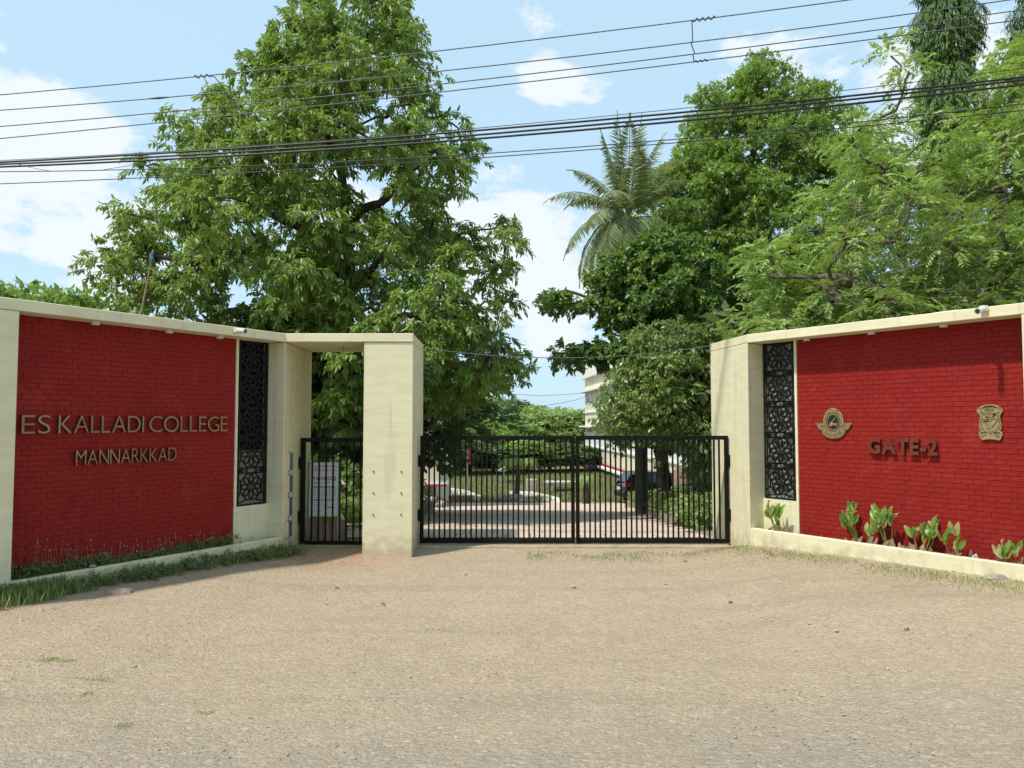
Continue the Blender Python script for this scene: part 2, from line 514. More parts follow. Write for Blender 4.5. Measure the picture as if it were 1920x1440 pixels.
class MB:
    def __init__(self):
        self.v = []
        self.f = []
        self.mi = []
        self.cur = 0

    def add(self, vs, fs):
        k = len(self.v)
        self.v += [tuple(p) for p in vs]
        self.f += [tuple(i + k for i in f) for f in fs]
        self.mi += [self.cur] * len(fs)
        return self

    def hexa(self, c):
        """8 corners: bottom 0-3 round, top 4-7 round"""
        return self.add(c, [(0, 3, 2, 1), (4, 5, 6, 7), (0, 1, 5, 4), (1, 2, 6, 5), (2, 3, 7, 6), (3, 0, 4, 7)])

    def box(self, x0, x1, y0, y1, z0, z1):
        return self.hexa([(x0, y0, z0), (x1, y0, z0), (x1, y1, z0), (x0, y1, z0), (x0, y0, z1), (x1, y0, z1), (x1, y1, z1), (x0, y1, z1)])

    def fbox(self, F, s0, s1, o0, o1, z0, z1):
        q = [(s0, o0), (s1, o0), (s1, o1), (s0, o1)]
        return self.hexa([F(s, o, z0) for s, o in q] + [F(s, o, z1) for s, o in q])

    def prism(self, poly, z0, z1):
        n = len(poly)
        vs = [(p[0], p[1], z0) for p in poly] + [(p[0], p[1], z1) for p in poly]
        fs = [tuple(range(n - 1, -1, -1)), tuple(range(n, 2 * n))] + [(i, (i + 1) % n, n + (i + 1) % n, n + i) for i in range(n)]
        return self.add(vs, fs)

    def fprism(self, F, poly, o0, o1):
        """outline in wall plane (s,z), extruded from depth o0 to o1"""
        n = len(poly)
        vs = [F(p[0], o0, p[1]) for p in poly] + [F(p[0], o1, p[1]) for p in poly]
        fs = [tuple(range(n - 1, -1, -1)), tuple(range(n, 2 * n))] + [(i, (i + 1) % n, n + (i + 1) % n, n + i) for i in range(n)]
        return self.add(vs, fs)

    def tube(self, pts, rad, seg=6, cap=True):
        pts = [Vector(p) for p in pts]
        if not isinstance(rad, (list, tuple)):
            rad = [rad] * len(pts)
        rings = []
        up = Vector((0, 0, 1))
        for i, p in enumerate(pts):
            a = pts[max(i - 1, 0)]
            b = pts[min(i + 1, len(pts) - 1)]
            t = (b - a)
            if t.length < 1e-9:
                t = Vector((0, 0, 1))
            t.normalize()
            u = t.cross(up)
            if u.length < .15:
                u = t.cross(Vector((0, 1, 0)))
            u.normalize()
            v = t.cross(u)
            rings.append([p + (u * math.cos(2 * math.pi * j / seg) + v * math.sin(2 * math.pi * j / seg)) * rad[i] for j in range(seg)])
        vs = [q for r_ in rings for q in r_]
        fs = []
        for i in range(len(pts) - 1):
            for j in range(seg):
                k = (j + 1) % seg
                fs.append((i * seg + j, i * seg + k, (i + 1) * seg + k, (i + 1) * seg + j))
        if cap:
            fs.append(tuple(range(seg - 1, -1, -1)))
            fs.append(tuple(range((len(pts) - 1) * seg, len(pts) * seg)))
        return self.add(vs, fs)

    def lathe(self, c, prof, seg=16, axis=None):
        c = Vector(c)
        q = axis.to_track_quat('Z', 'Y').to_matrix() if axis is not None else Matrix.Identity(3)
        vs = []
        for r_, z in prof:
            for j in range(seg):
                a = 2 * math.pi * j / seg
                vs.append(c + q @ Vector((r_ * math.cos(a), r_ * math.sin(a), z)))
        fs = []
        for i in range(len(prof) - 1):
            for j in range(seg):
                k = (j + 1) % seg
                fs.append((i * seg + j, i * seg + k, (i + 1) * seg + k, (i + 1) * seg + j))
        fs.append(tuple(range(seg - 1, -1, -1)))
        fs.append(tuple(range((len(prof) - 1) * seg, len(prof) * seg)))
        return self.add(vs, fs)

    def build(self, name, mats, parent=None, smooth=False, bevel=0, recalc=True, base=None):
        b = BASE.get(parent.name, Vector((0, 0, 0))) if parent else (Vector(base) if base else Vector((0, 0, 0)))
        me = bpy.data.meshes.new(name)
        me.from_pydata([(p[0] - b[0], p[1] - b[1], p[2] - b[2]) for p in self.v], [], self.f)
        if not isinstance(mats, (list, tuple)):
            mats = [mats]
        for m_ in mats:
            me.materials.append(m_)
        me.polygons.foreach_set('material_index', self.mi)
        if recalc:
            bm = bmesh.new()
            bm.from_mesh(me)
            bmesh.ops.recalc_face_normals(bm, faces=bm.faces)
            if bevel:
                ed = [e for e in bm.edges if len(e.link_faces) == 2 and e.calc_face_angle(0) > .5]
                bmesh.ops.bevel(bm, geom=ed, offset=bevel, segments=1, affect='EDGES', clamp_overlap=True)
            bm.to_mesh(me)
            bm.free()
        if smooth:
            me.polygons.foreach_set('use_smooth', [True] * len(me.polygons))
        o = bpy.data.objects.new(name, me)
        COL.objects.link(o)
        if parent:
            o.parent = parent
            BASE[o.name] = b
        else:
            o.location = b
            BASE[o.name] = b
        return o


def child(name, me, parent, mtx):
    """linked mesh data as a part, matrix in world space"""
    o = bpy.data.objects.new(name, me)
    COL.objects.link(o)
    o.parent = parent
    b = BASE.get(parent.name, Vector((0, 0, 0)))
    o.matrix_local = Matrix.Translation(-b) @ mtx
    return o


def np_mesh(name, V, F, m, parent=None, shade=None, base=None):
    """V (N,3) array, F (K,n) array all of the same size"""
    b = np.array(BASE.get(parent.name, Vector((0, 0, 0)))) if parent else (np.array(base) if base is not None else np.zeros(3))
    me = bpy.data.meshes.new(name)
    V = (V - b).astype(np.float32)
    k = F.shape[1]
    me.vertices.add(len(V))
    me.vertices.foreach_set('co', V.ravel())
    me.loops.add(F.size)
    me.loops.foreach_set('vertex_index', F.ravel().astype(np.int32))
    me.polygons.add(len(F))
    me.polygons.foreach_set('loop_start', np.arange(0, F.size, k, dtype=np.int32))
    me.materials.append(m)
    if shade is not None:
        at = me.attributes.new('shade', 'FLOAT', 'FACE')
        at.data.foreach_set('value', shade.astype(np.float32))
    me.update(calc_edges=True)
    me.validate()
    o = bpy.data.objects.new(name, me)
    COL.objects.link(o)
    if parent:
        o.parent = parent
        BASE[o.name] = Vector(b)
    else:
        o.location = Vector(b)
        BASE[o.name] = Vector(b)
    return o


def unit(a):
    return a / np.maximum(np.linalg.norm(a, axis=-1, keepdims=True), 1e-9)


def leaves(p, d, n, L, W, hexa=True, fold=.18, curl=.18):
    """leaf meshes: base points p, directions d, face normals n, lengths L, widths W"""
    d = unit(d)
    n = unit(n - d * np.sum(n * d, -1, keepdims=True))
    s = np.cross(d, n)
    L = L[:, None]
    W = W[:, None]
    N = len(p)
    if hexa:
        tpl = [(0, 0, 0), (.35, .5, fold), (.72, .38, fold), (1, 0, 0), (.72, -.38, fold), (.35, -.5, fold)]
        vs = np.empty((N, 6, 3))
        for i, (a, b_, c) in enumerate(tpl):
            vs[:, i] = p + d * L * a + s * W * b_ + n * (W * c - L * curl * a * a)
        q = np.arange(N)[:, None] * 6
        F = np.concatenate([q + np.array([[0, 1, 2, 3]]), q + np.array([[0, 3, 4, 5]])])
    else:
        vs = np.empty((N, 4, 3))
        for i, (a, b_, c) in enumerate([(0, 0, 0), (.45, .5, 0), (1, 0, 0), (.45, -.5, 0)]):
            vs[:, i] = p + d * L * a + s * W * b_ + n * (W * c - L * curl * a * a)
        q = np.arange(N)[:, None] * 4
        F = q + np.array([[0, 1, 2, 3]])
    return vs.reshape(-1, 3), F


def sprays(C, rad, nsp, nl, L, W, droop=.6, flat=.65, twig=.28, up=.35, hexa=True, lj=.25, pinnate=False, shadebase=None):
    """leaf sprays in clumps; C (M,3), rad (M,)"""
    M_ = len(C)
    ci = np.repeat(np.arange(M_), nsp)
    u = unit(RNG.normal(size=(len(ci), 3)) + np.array([0, 0, up]))
    rr = RNG.random(len(ci)) ** .45
    o = C[ci] + u * (rad[ci] * rr)[:, None] * np.array([1, 1, flat])
    a = unit(u * np.array([1, 1, .5]) + RNG.normal(size=u.shape) * .45 + np.array([0, 0, .05]))
    K = len(o)
    si = np.repeat(np.arange(K), nl)
    t = np.tile(np.linspace(.15, 1, nl), K)
    t_ = t[:, None]
    ax = a[si]
    base = o[si] + ax * t_ * twig + np.array([0, 0, -1]) * (t_ ** 2) * twig * droop * .5
    if pinnate:
        side = unit(np.cross(ax, np.array([0, 0, 1]) + RNG.normal(size=(K, 3))[si] * .35))
        sgn = np.where(np.tile(np.arange(nl), K) % 2, 1, -1)[:, None]
        d = unit(side * sgn + ax * .55 + np.array([0, 0, -droop * .35]) + RNG.normal(size=base.shape) * .12)
        n = unit(np.cross(side, ax) * np.sign(np.cross(side, ax)[:, 2:3] + 1e-6) + RNG.normal(size=base.shape) * .18)
    else:
        ang = np.tile(np.arange(nl) * 2.4, K) + RNG.random(K)[si] * 6.28
        e1 = unit(np.cross(ax, np.array([.13, .2, 1.0])))
        e2 = np.cross(ax, e1)
        per = e1 * np.cos(ang)[:, None] + e2 * np.sin(ang)[:, None]
        d = unit(per * .85 + ax * .55 + np.array([0, 0, -droop]) + RNG.normal(size=base.shape) * .2)
        n = unit(np.array([0, 0, 1.0]) + per * .35 + RNG.normal(size=base.shape) * .35)
    ln = L * (1 + lj * RNG.normal(size=len(base)).clip(-2, 2))
    V, F = leaves(base, d, n, ln, ln * (W / L), hexa=hexa)
    sh = (RNG.random(M_)[ci] * .45 + RNG.random(K) * .3)[si] + RNG.random(len(base)) * .25
    if hexa:
        sh = np.concatenate([sh, sh])
    return V, F, sh


def inpoly(poly, x, y):
    poly = np.array(poly, float)
    inside = np.zeros(len(x), bool)
    j = len(poly) - 1
    for i in range(len(poly)):
        xi, yi = poly[i]
        xj, yj = poly[j]
        c = ((yi > y) != (yj > y)) & (x < (xj - xi) * (y - yi) / (yj - yi + 1e-12) + xi)
        inside ^= c
        j = i
    return inside


def edist(poly, x, y):
    poly = np.array(poly, float)
    best = np.full(len(x), 1e9)
    for i in range(len(poly)):
        a = poly[i]
        b = poly[(i + 1) % len(poly)]
        ab = b - a
        t = (((x - a[0]) * ab[0] + (y - a[1]) * ab[1]) / (ab @ ab + 1e-9)).clip(0, 1)
        best = np.minimum(best, np.hypot(x - a[0] - t * ab[0], y - a[1] - t * ab[1]))
    return best


def crown_clumps(poly, d, n, depth, inset, holes=(), seed=0, minsep=22):
    """clump centres inside a crown outline (given as seen, at distance d), with real depth"""
    rg = np.random.default_rng(seed)
    poly = np.array(poly, float)
    x0, y0 = poly.min(0)
    x1, y1 = poly.max(0)
    pts = []
    tries = 0
    while len(pts) < n and tries < 60:
        tries += 1
        x = rg.uniform(x0, x1, 600)
        y = rg.uniform(y0, y1, 600)
        ok = inpoly(poly, x, y)
        x, y = x[ok], y[ok]
        e = edist(poly, x, y)
        k = e > inset * rg.uniform(.5, 1.1, len(e))
        x, y, e = x[k], y[k], e[k]
        for a, b_, ee in zip(x, y, e):
            if any((a - h[0]) ** 2 + (b_ - h[1]) ** 2 < (h[2] + inset * .8) ** 2 for h in holes):
                continue
            f = min(1, .25 + ee / 130.)
            dd = d + rg.uniform(-1, 1) * depth * f
            if any((a - q[0]) ** 2 + (b_ - q[1]) ** 2 + ((dd - q[2]) * FPX / d) ** 2 < minsep ** 2 for q in pts):
                continue
            pts.append((a, b_, dd))
            if len(pts) >= n:
                break
    return np.array([P(a, b_, dd) for a, b_, dd in pts])


def skeleton(chains, C, r_tip=.012, k=.011, pw=.52, seed=1, maxr=.3):
    """limbs grown from hand-laid chains to every clump; returns an MB"""
    rg = random.Random(seed)
    pos = []
    par = []
    cnt = []
    minr = []
    for ch, r0, r1, attach in chains:
        last = -1
        if attach and pos:
            a = Vector(ch[0])
            last = min(range(len(pos)), key=lambda i: (pos[i] - a).length)
        pts = [Vector(c) for c in ch]
        tot = len(pts) - 1
        for i in range(len(pts)):
            sub = 1 if i == 0 else 4
            for j in range(sub):
                t = 1 if i == 0 else (j + 1) / sub
                p = pts[i] if i == 0 else pts[i - 1].lerp(pts[i], t)
                if i and j < sub - 1:
                    p = p + Vector((rg.uniform(-1, 1), rg.uniform(-1, 1), 0)) * .03
                pos.append(p)
                par.append(last)
                cnt.append(0)
                f = (i - 1 + t) / max(tot, 1) if i else 0
                minr.append(r0 + (r1 - r0) * f)
                last = len(pos) - 1
    start = np.array([tuple(p) for p in pos])
    order = sorted(range(len(C)), key=lambda i: np.min(np.linalg.norm(start - C[i], axis=1)))
    A = np.zeros((len(pos) + len(C) * 4, 3))
    A[:len(pos)] = start
    m = len(pos)
    for i in order:
        c = C[i]
        dd = A[:m] - c
        dist = np.sqrt((dd ** 2).sum(1)) + np.maximum(dd[:, 2], 0) * .9
        j = int(np.argmin(dist))
        a = pos[j]
        b = Vector(c)
        last = j
        for t in (.33, .66, 1.0):
            p = a.lerp(b, t)
            if t < 1:
                L_ = (b - a).length
                p += Vector((rg.uniform(-1, 1), rg.uniform(-1, 1), rg.uniform(-.4, 1))) * L_ * .12
            pos.append(p)
            A[m] = p
            m += 1
            par.append(last)
            cnt.append(0)
            minr.append(0)
            last = len(pos) - 1
        q = last
        while q >= 0:
            cnt[q] += 1
            q = par[q]
    rad = [min(maxr, max(minr[i], r_tip + k * cnt[i] ** pw)) if cnt[i] or minr[i] else r_tip for i in range(len(pos))]
    mb = MB()
    for i in range(len(pos)):
        j = par[i]
        if j < 0:
            continue
        if (pos[i] - pos[j]).length < 1e-4:
            continue
        rj = rad[j] if minr[i] > 0 or rad[j] < rad[i] * 1.6 else rad[i] * 1.25
        mb.tube([pos[j], pos[i]], [rj, rad[i]], seg=7 if rad[i] > .04 else 4, cap=False)
    return mb


def tree(name, label, base, chains, C, rads, leafm, bark, par, group=None, seed=1, cat='tree', twigs=0, skel={}):
    t = empty(name, base, label, cat, group)
    skeleton(chains, C, seed=seed, **skel).build('trunk', bark, t, smooth=True, recalc=False)
    V, F, sh = sprays(C, rads, **par)
    o = np_mesh('crown', V, F, leafm, t, sh)
    tag(o, kind='stuff')
    return t


# ------------------------------------------------------------------ terrain


def sm(t):
    t = np.clip(t, 0, 1)
    return t * t * (3 - 2 * t)


def gz(x, y):
    x = np.asarray(x, float)
    y = np.asarray(y, float)
    fl = 1 - sm((y - 10.7) / .8)
    wl = sm((-x - 2.5) / .8)
    wr = sm((x - 1.9) / 1.6)
    gl = .085 + .03 * np.clip(-x - 3.2, 0, 3)
    gr = .175 + .035 * np.clip(x - 3.4, 0, 3)
    near = sm((y - 3.5) / 4)
    z = fl * near * (wl * gl + wr * gr)
    z = z + .045 * sm((y - 10.9) / .6)
    yy = np.clip(y - 13, 0, 24.5)
    z = z - .084 * yy - .25 * sm((y - 38) / 40)
    return z


def ground():
    ys = np.concatenate([np.linspace(-400, -12, 12), np.linspace(-10, 2, 9), np.arange(2.5, 15, .2), np.arange(15, 60, 1.5), np.geomspace(62, 4000, 26)])
    xs = np.concatenate([-np.geomspace(3000, 12, 22), np.arange(-11, 11.01, .35), np.geomspace(12, 3000, 22)])
    X, Y = np.meshgrid(xs, ys)
    Z = gz(X, Y)
    # gentle unevenness of the dirt
    Z += (np.sin(X * 2.1 + 1.3 * np.sin(Y * 1.7)) * .006 + np.sin(Y * 3.1 + X * 1.1) * .004) * ((Y > 3) & (Y < 11.4) & (abs(X) < 9))
    V = np.stack([X, Y, Z], -1).reshape(-1, 3)
    ny, nx = X.shape
    i = np.arange((ny - 1) * nx).reshape(ny - 1, nx)[:, :-1].ravel()
    F = np.stack([i, i + 1, i + nx + 1, i + nx], 1)
    o = np_mesh('ground', V, F, M['ground'])
    o.data.polygons.foreach_set('use_smooth', [True] * len(o.data.polygons))
    tag(o, 'sandy gravel forecourt and earth in front of and behind the gates', kind='structure')


ground()


def G(px, py, lift=0):
    """ground point under photo pixel"""
    r = ray(px, py)
    lo, hi = .5, 400.
    for _ in range(60):
        mid = (lo + hi) / 2
        q = r * (mid / r.y)
        if q.z + CAMZ > float(gz(q.x, q.y)) + lift:
            lo = mid
        else:
            hi = mid
    q = r * (lo / r.y)
    return Vector((q.x, q.y, float(gz(q.x, q.y)) + lift))


def gp(x, y, lift=0):
    return Vector((x, y, float(gz(x, y)) + lift))


# paved forecourt behind the gate: slabs laid one by one near the gate
KX0, KY0, KX1, KY1 = 3.15, 15.6, 4.9, 33.0         # planted bed edge on the right


def right_edge(y):
    return 3.1 + (y - 12.3) * .01 if y < KY0 else KX0 + (KX1 - KX0) * (y - KY0) / (KY1 - KY0)


bed = MB()
ys = list(np.arange(12.3, 36.6, .9)) + [36.6]
for a, b in zip(ys[:-1], ys[1:]):
    xl0, xl1 = (-1.6 if a < 20 else -1.6 - (a - 20) * .35), (-1.6 if b < 20 else -1.6 - (b - 20) * .35)
    xr0, xr1 = right_edge(a) + .02, right_edge(b) + .02
    bed.add([(xl0 - 2.5, a, float(gz(0, a)) + .012), (xr0, a, float(gz(0, a)) + .012), (xr1, b, float(gz(0, b)) + .012), (xl1 - 2.5, b, float(gz(0, b)) + .012)], [(0, 1, 2, 3)])
paving = bed.build('paving', M['paver_bed'], recalc=False)
tag(paving, 'pinkish concrete paving inside the main gate', kind='structure')
pm_ = MB()
PW, PD = .40, .40
for k in range(3):
    pass
mbp = MB().box(-PW / 2 + .006, PW / 2 - .006, -PD / 2 + .006, PD / 2 - .006, 0, .016)
pav0 = mbp.build('paver', M['paver'], paving, bevel=.004)
pav_mesh = pav0.data
bpy.data.objects.remove(pav0)
slots = []
row = 0
y = 12.5
while y < 36.4:
    x = -4.3 - (max(0, y - 20) * .35) + (row % 2) * PW / 2
    while x < right_edge(y) - PW / 2:
        slots.append((y, x))
        x += PW
    y += PD
    row += 1
vis = [s for s in slots if s[1] > -1.9 and s[0] < 22]
vis = vis[:300]
vs_ = set(vis)
rest = MB()
for (yy, xx) in slots:
    z0, z1 = float(gz(0, yy)), float(gz(0, yy + .1))
    sl_ = math.atan((z1 - z0) / .1)
    jit = random.uniform(-.002, .002)
    if (yy, xx) in vs_:
        mtx = Matrix.Translation((xx, yy, z0 + .014 + jit)) @ Matrix.Rotation(sl_, 4, 'X') @ Matrix.Rotation(random.uniform(-.006, .006), 4, 'Z')
        child('paver', pav_mesh, paving, mtx)
    else:
        rest.box(xx - PW / 2 + .006, xx + PW / 2 - .006, yy - PD / 2 + .006, yy + PD / 2 - .006, z0 + .016, z0 + .024)
tag(rest.build('paver', M['paver'], paving, recalc=False), kind='stuff')

# kerb of the planted bed, pale paths, gate sill
kb = MB()
pts = [(KX0 + .9, 15.2), (KX0, KY0)] + [(KX0 + (KX1 - KX0) * t, KY0 + (KY1 - KY0) * t) for t in np.linspace(.08, 1, 12)]
for a, b in zip(pts[:-1], pts[1:]):
    a, b = Vector(a), Vector(b)
    d = (b - a).normalized()
    n = Vector((d.y, -d.x))
    if n.x < 0:
        n = -n
    q = [a, b, b + n * .12, a + n * .12]
    zs = [float(gz(p.x, p.y)) for p in q]
    kb.hexa([(p.x, p.y, z - .05) for p, z in zip(q, zs)] + [(p.x, p.y, z + .2) for p, z in zip(q, zs)])
tag(kb.build('kerb', M['kerb_pink'], recalc=True), 'pink stone kerb edging the planted bed right of the paving', kind='structure')

pt = MB()
for (pl, wd) in [([(815, 925), (845, 922), (875, 928), (900, 938)], .9), ([(955, 930), (1000, 931), (1030, 938), (1052, 944)], 1.2)]:
    P3 = [G(px, py) for px, py in pl]
    for a, b in zip(P3[:-1], P3[1:]):
        pt.hexa([(a.x, a.y - wd * 1.4, a.z + .0), (b.x, b.y - wd * 1.4, b.z), (b.x, b.y + wd * 1.4, b.z), (a.x, a.y + wd * 1.4, a.z)] +
                [(a.x, a.y - wd * 1.4, a.z + .05), (b.x, b.y - wd * 1.4, b.z + .05), (b.x, b.y + wd * 1.4, b.z + .12), (a.x, a.y + wd * 1.4, a.z + .12)])
tag(pt.build('path', M['path'], recalc=True), 'pale concrete footpath curving beyond the paving', kind='structure')

sill = MB()
sill.box(-1.43, 3.24, 11.42, 11.86, -.1, .065)
tag(sill.build('gate_sill', M['sill'], bevel=.01), 'low concrete strip under the main gate', kind='structure')
sill = MB()
sill.box(-3.22, -2.1, 11.50, 11.86, -.1, .05)
tag(sill.build('wicket_sill', M['concrete'], bevel=.01), 'low concrete strip under the wicket gate', kind='structure')

# ------------------------------------------------------------------ gate walls
P2 = Vector((-3.2106, 10.8288))
dL = Vector((0.51658, 0.85624))
nL = Vector((0.85624, -0.51658))
R1 = Vector((3.3718, 10.9609))
dR = Vector((0.56459, -0.82537))
nR = Vector((-0.82537, -0.56459))


def FL(s, o, z):
    p = P2 - dL * s - nL * o
    return Vector((p.x, p.y, z))


def FR(s, o, z):
    p = R1 + dR * s - nR * o
    return Vector((p.x, p.y, z))


REC = .30      # recess of the brick panel
TOP = 3.15
SOF = 3.03
S0, S1, SEND = .60, 3.53, 4.7
LEFT_BASE = (-4.2, 9.4, .1)
RIGHT_BASE = (4.6, 9.4, .2)

wall_l = empty('entrance_wall', LEFT_BASE, 'left cream entrance wall with red brick panel, black lattice and doorway pillar', 'gate wall')
wall_r = empty('entrance_wall', RIGHT_BASE, 'right cream entrance wall with red brick panel, canna planter and tall lattice', 'gate wall')

brick_mesh = []
BL, BH = .1475, .0592
for k in range(4):
    mb = MB()
    j = random.uniform(-.002, .002)
    a, c = BL / 2 - .0020, BH / 2 - .0022
    # front face gently cushioned
    vs = [(-a, 0, -c), (a, 0, -c), (a, 0, c), (-a, 0, c),
          (-a + .003, -.005 - j, -c + .0015), (a - .0015, -.0056 + j, -c + .0015), (a - .0015, -.0052 - j, c - .0015), (-a + .0015, -.0058 + j, c - .0015)]
    mb.add(vs, [(4, 5, 6, 7), (0, 1, 5, 4), (1, 2, 6, 5), (2, 3, 7, 6), (3, 0, 4, 7), (0, 3, 2, 1)])
    o = mb.build('brick', M['brick'])
    brick_mesh.append(o.data)
    bpy.data.objects.remove(o)


def bricks(F, parent, right):
    lst = []
    nrow = int(3.03 / BH) + 1
    for r_ in range(1, nrow):
        z = r_ * BH + BH / 2
        if z > 3.02:
            continue
        off = (0 if r_ % 2 else BL / 2) + random.uniform(-.02, .02)
        s = S0 + .002
        first = True
        while s < 4.2:
            ln = BL - off if first and off > .03 else BL
            ln = min(ln, 4.25 - s)
            if ln > .03:
                c = F(s + ln / 2, REC, z)
                lst.append((c.length, s + ln / 2, z, ln))
            s += ln
            first = False
    vis_ = [b for b in lst if b[1] < 3.46 and b[2] > (.25 if right else .2)]
    vis_.sort()
    keep = set(vis_[:300])
    rest_ = MB()
    ex = (F(1, 0, 0) - F(0, 0, 0)).normalized()
    ey = (F(0, 1, 0) - F(0, 0, 0)).normalized()
    ez = Vector((0, 0, 1))
    for b in lst:
        _, s, z, ln = b
        c = F(s, REC, z)
        e = random.uniform(-.0016, .0016)
        c = c + ey * e
        sc = ln / BL
        rot = Matrix(((ex.x * sc, ey.x, ez.x, c.x), (ex.y * sc, ey.y, ez.y, c.y), (ex.z * sc, ey.z, ez.z, c.z), (0, 0, 0, 1)))
        me = random.choice(brick_mesh)
        if b in keep:
            child('brick', me, parent, rot)
        else:
            vs = [rot @ v.co for v in me.vertices]
            rest_.add(vs, [tuple(p.vertices) for p in me.polygons])
    tag(rest_.build('brick', M['brick'], parent, recalc=True), kind='stuff')


def lattice(F, parent, s0, s1, z0, z1, off, rot=0):
    """laser-cut screen: rosettes of eight petals between bands of strapwork"""
    mb = MB()
    t = .0105
    o0, o1 = off, off + .012

    def bar(a, b, w_=t):
        a, b = Vector(a), Vector(b)
        d = b - a
        if d.length < 1e-5:
            return
        n = Vector((-d.y, d.x)).normalized() * w_
        e = d.normalized() * w_ * .5
        mb.fprism(F, [tuple(a - n - e), tuple(b - n + e), tuple(b + n + e), tuple(a + n - e)], o0, o1)
    W_ = s1 - s0
    fr = .012
    for a, b in (((s0, z0), (s1, z0)), ((s1, z0), (s1, z1)), ((s1, z1), (s0, z1)), ((s0, z1), (s0, z0))):
        bar(a, b, fr)
    n = 5
    mh = (z1 - z0) / n
    cx = (s0 + s1) / 2
    ro = W_ * .37
    for k in range(n):
        cz = z1 - mh * (k + .46)
        petal_in, petal_out, pw = ro * .26, ro * .92, ro * .17
        for j in range(8):
            a = math.pi / 4 * j
            ca, sa = math.cos(a), math.sin(a)

            def pp(r_, q):
                return (cx + ca * r_ - sa * q, cz + sa * r_ + ca * q)
            loop = [pp(petal_in, 0), pp(ro * .46, pw), pp(ro * .76, pw), pp(petal_out, 0), pp(ro * .76, -pw), pp(ro * .46, -pw)]
            for i in range(6):
                bar(loop[i], loop[(i + 1) % 6])
            a2 = a + math.pi / 8
            b2 = a - math.pi / 8
            bar((cx + ro * 1.03 * math.cos(a2), cz + ro * 1.03 * math.sin(a2)), (cx + ro * 1.03 * math.cos(b2), cz + ro * 1.03 * math.sin(b2)))
            bar((cx + ro * .10 * math.cos(a), cz + ro * .10 * math.sin(a)), (cx + petal_in * math.cos(a), cz + petal_in * math.sin(a)), .005)
        top, bot = cz + ro * 1.03 * math.cos(math.pi / 8), cz - ro * 1.03 * math.cos(math.pi / 8)
        hx = ro * 1.03 * math.sin(math.pi / 8)
        # side rails and strapwork to the frame
        for sx in (-1, 1):
            xr = cx + sx * W_ / 2
            xi = cx + sx * ro * 1.03 * math.cos(math.pi / 8)
            xm = cx + sx * W_ * .43
            bar((xm, cz + mh * .46), (xm, cz - mh * .46))
            bar((xi, cz + hx), (xr, cz + hx + .06))
            bar((xi, cz - hx), (xr, cz - hx - .06))
            bar((cx + sx * hx, top), (xr, top + (mh * .5 - abs(top - cz)) + .05 * 0))
            bar((cx + sx * hx, bot), (xr, bot - (mh * .5 - abs(bot - cz))))
        zb = cz - mh * .5
        if k < n - 1:
            bar((s0, zb + .035), (s1, zb + .035))
            bar((s0, zb - .035), (s1, zb - .035))
            bar((s0, zb), (cx - W_ * .18, zb))
            bar((cx + W_ * .18, zb), (s1, zb))
            for sx in (-1, 1):
                bar((cx + sx * W_ * .18, zb), (cx + sx * W_ * .10, zb + .035))
                bar((cx + sx * W_ * .18, zb), (cx + sx * W_ * .10, zb - .035))
                bar((cx + sx * W_ * .32, zb), (cx + sx * W_ * .4, zb + .035))
                bar((cx + sx * W_ * .32, zb), (cx + sx * W_ * .4, zb - .035))
    o = mb.build('lattice_screen', M['lattice'], parent, recalc=True)
    return o


def side(F, parent, kerb_top, soil_top, scr_z0, right):
    T = REC + .18
    MB().fbox(F, S0, SEND - .15, REC, T, -.3, SOF - .001).build('brick_backing', M['mortar'], parent)
    MB().fbox(F, S1, SEND, 0, T, -.3, SOF - .006).build('end_pier', M['cream'], parent, bevel=.006)
    MB().fbox(F, .562, S0, REC - .022, T, -.3, SOF - .001).build('trim_strip', M['cream'], parent, bevel=.004)
    MB().fbox(F, 0.001, .561, REC, T, -.3, scr_z0).build('screen_base', M['cream'], parent)
    k = MB()
    k.fbox(F, 0.0, S1 - .002, 0.0, .10, -.3, kerb_top)
    k.build('planter_kerb', M['cream'], parent, bevel=.008)
    MB().fbox(F, 0.0, S1 - .002, .101, REC - .001, -.3, soil_top).build('planter_soil', M['soil'], parent)
    bricks(F, parent, right)
    lattice(F, parent, .03, .535, scr_z0 + .015, SOF - .02, REC + .02)


# left
side(FL, wall_l, .285, .20, .74, False)
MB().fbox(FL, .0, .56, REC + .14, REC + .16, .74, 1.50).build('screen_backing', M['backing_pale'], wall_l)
MB().fbox(FL, .0, .56, REC + .14, REC + .16, 1.503, SOF - .01).build('screen_backing', M['backing_shade'], wall_l)  # added dark sheet: painted shade in place of the open gap to the trees
A = FL(0, REC + .18, 0)
JB = (-3.243, 12.41)
jamb = MB().prism([(P2.x, P2.y), JB, (-3.75, 12.41), (A.x, A.y)], -.3, SOF - .006)
jamb.build('door_jamb', M['cream'], wall_l, bevel=.006)
PX0, PX1, PYF, PYB = -2.095, -1.400, 10.845, 12.40
MB().prism([(PX0, PYF), (PX1, PYF), (PX1 - .035, PYB), (PX0 - .03, PYB)], -.3, SOF - .006).build('doorway_pillar', M['cream'], wall_l, bevel=.006)
e0, e1 = FL(SEND, 0, 0), FL(SEND, REC + .18, 0)
MB().prism([(e0.x, e0.y), (P2.x, P2.y), (PX1, P2.y), (PX1 - .035, 12.41), (-3.75, 12.41), (A.x, A.y), (e1.x, e1.y)], SOF, TOP).build('coping_beam', M['cream'], wall_l, bevel=.006)
MB().box(-3.22, -1.45, 10.95, 12.3, SOF - .012, SOF - .004).prism([tuple(FL(4.5, .03, 0))[:2], tuple(FL(.03, .03, 0))[:2], tuple(FL(.03, .45, 0))[:2], tuple(FL(4.5, .45, 0))[:2]], SOF - .012, SOF - .004) if False else None

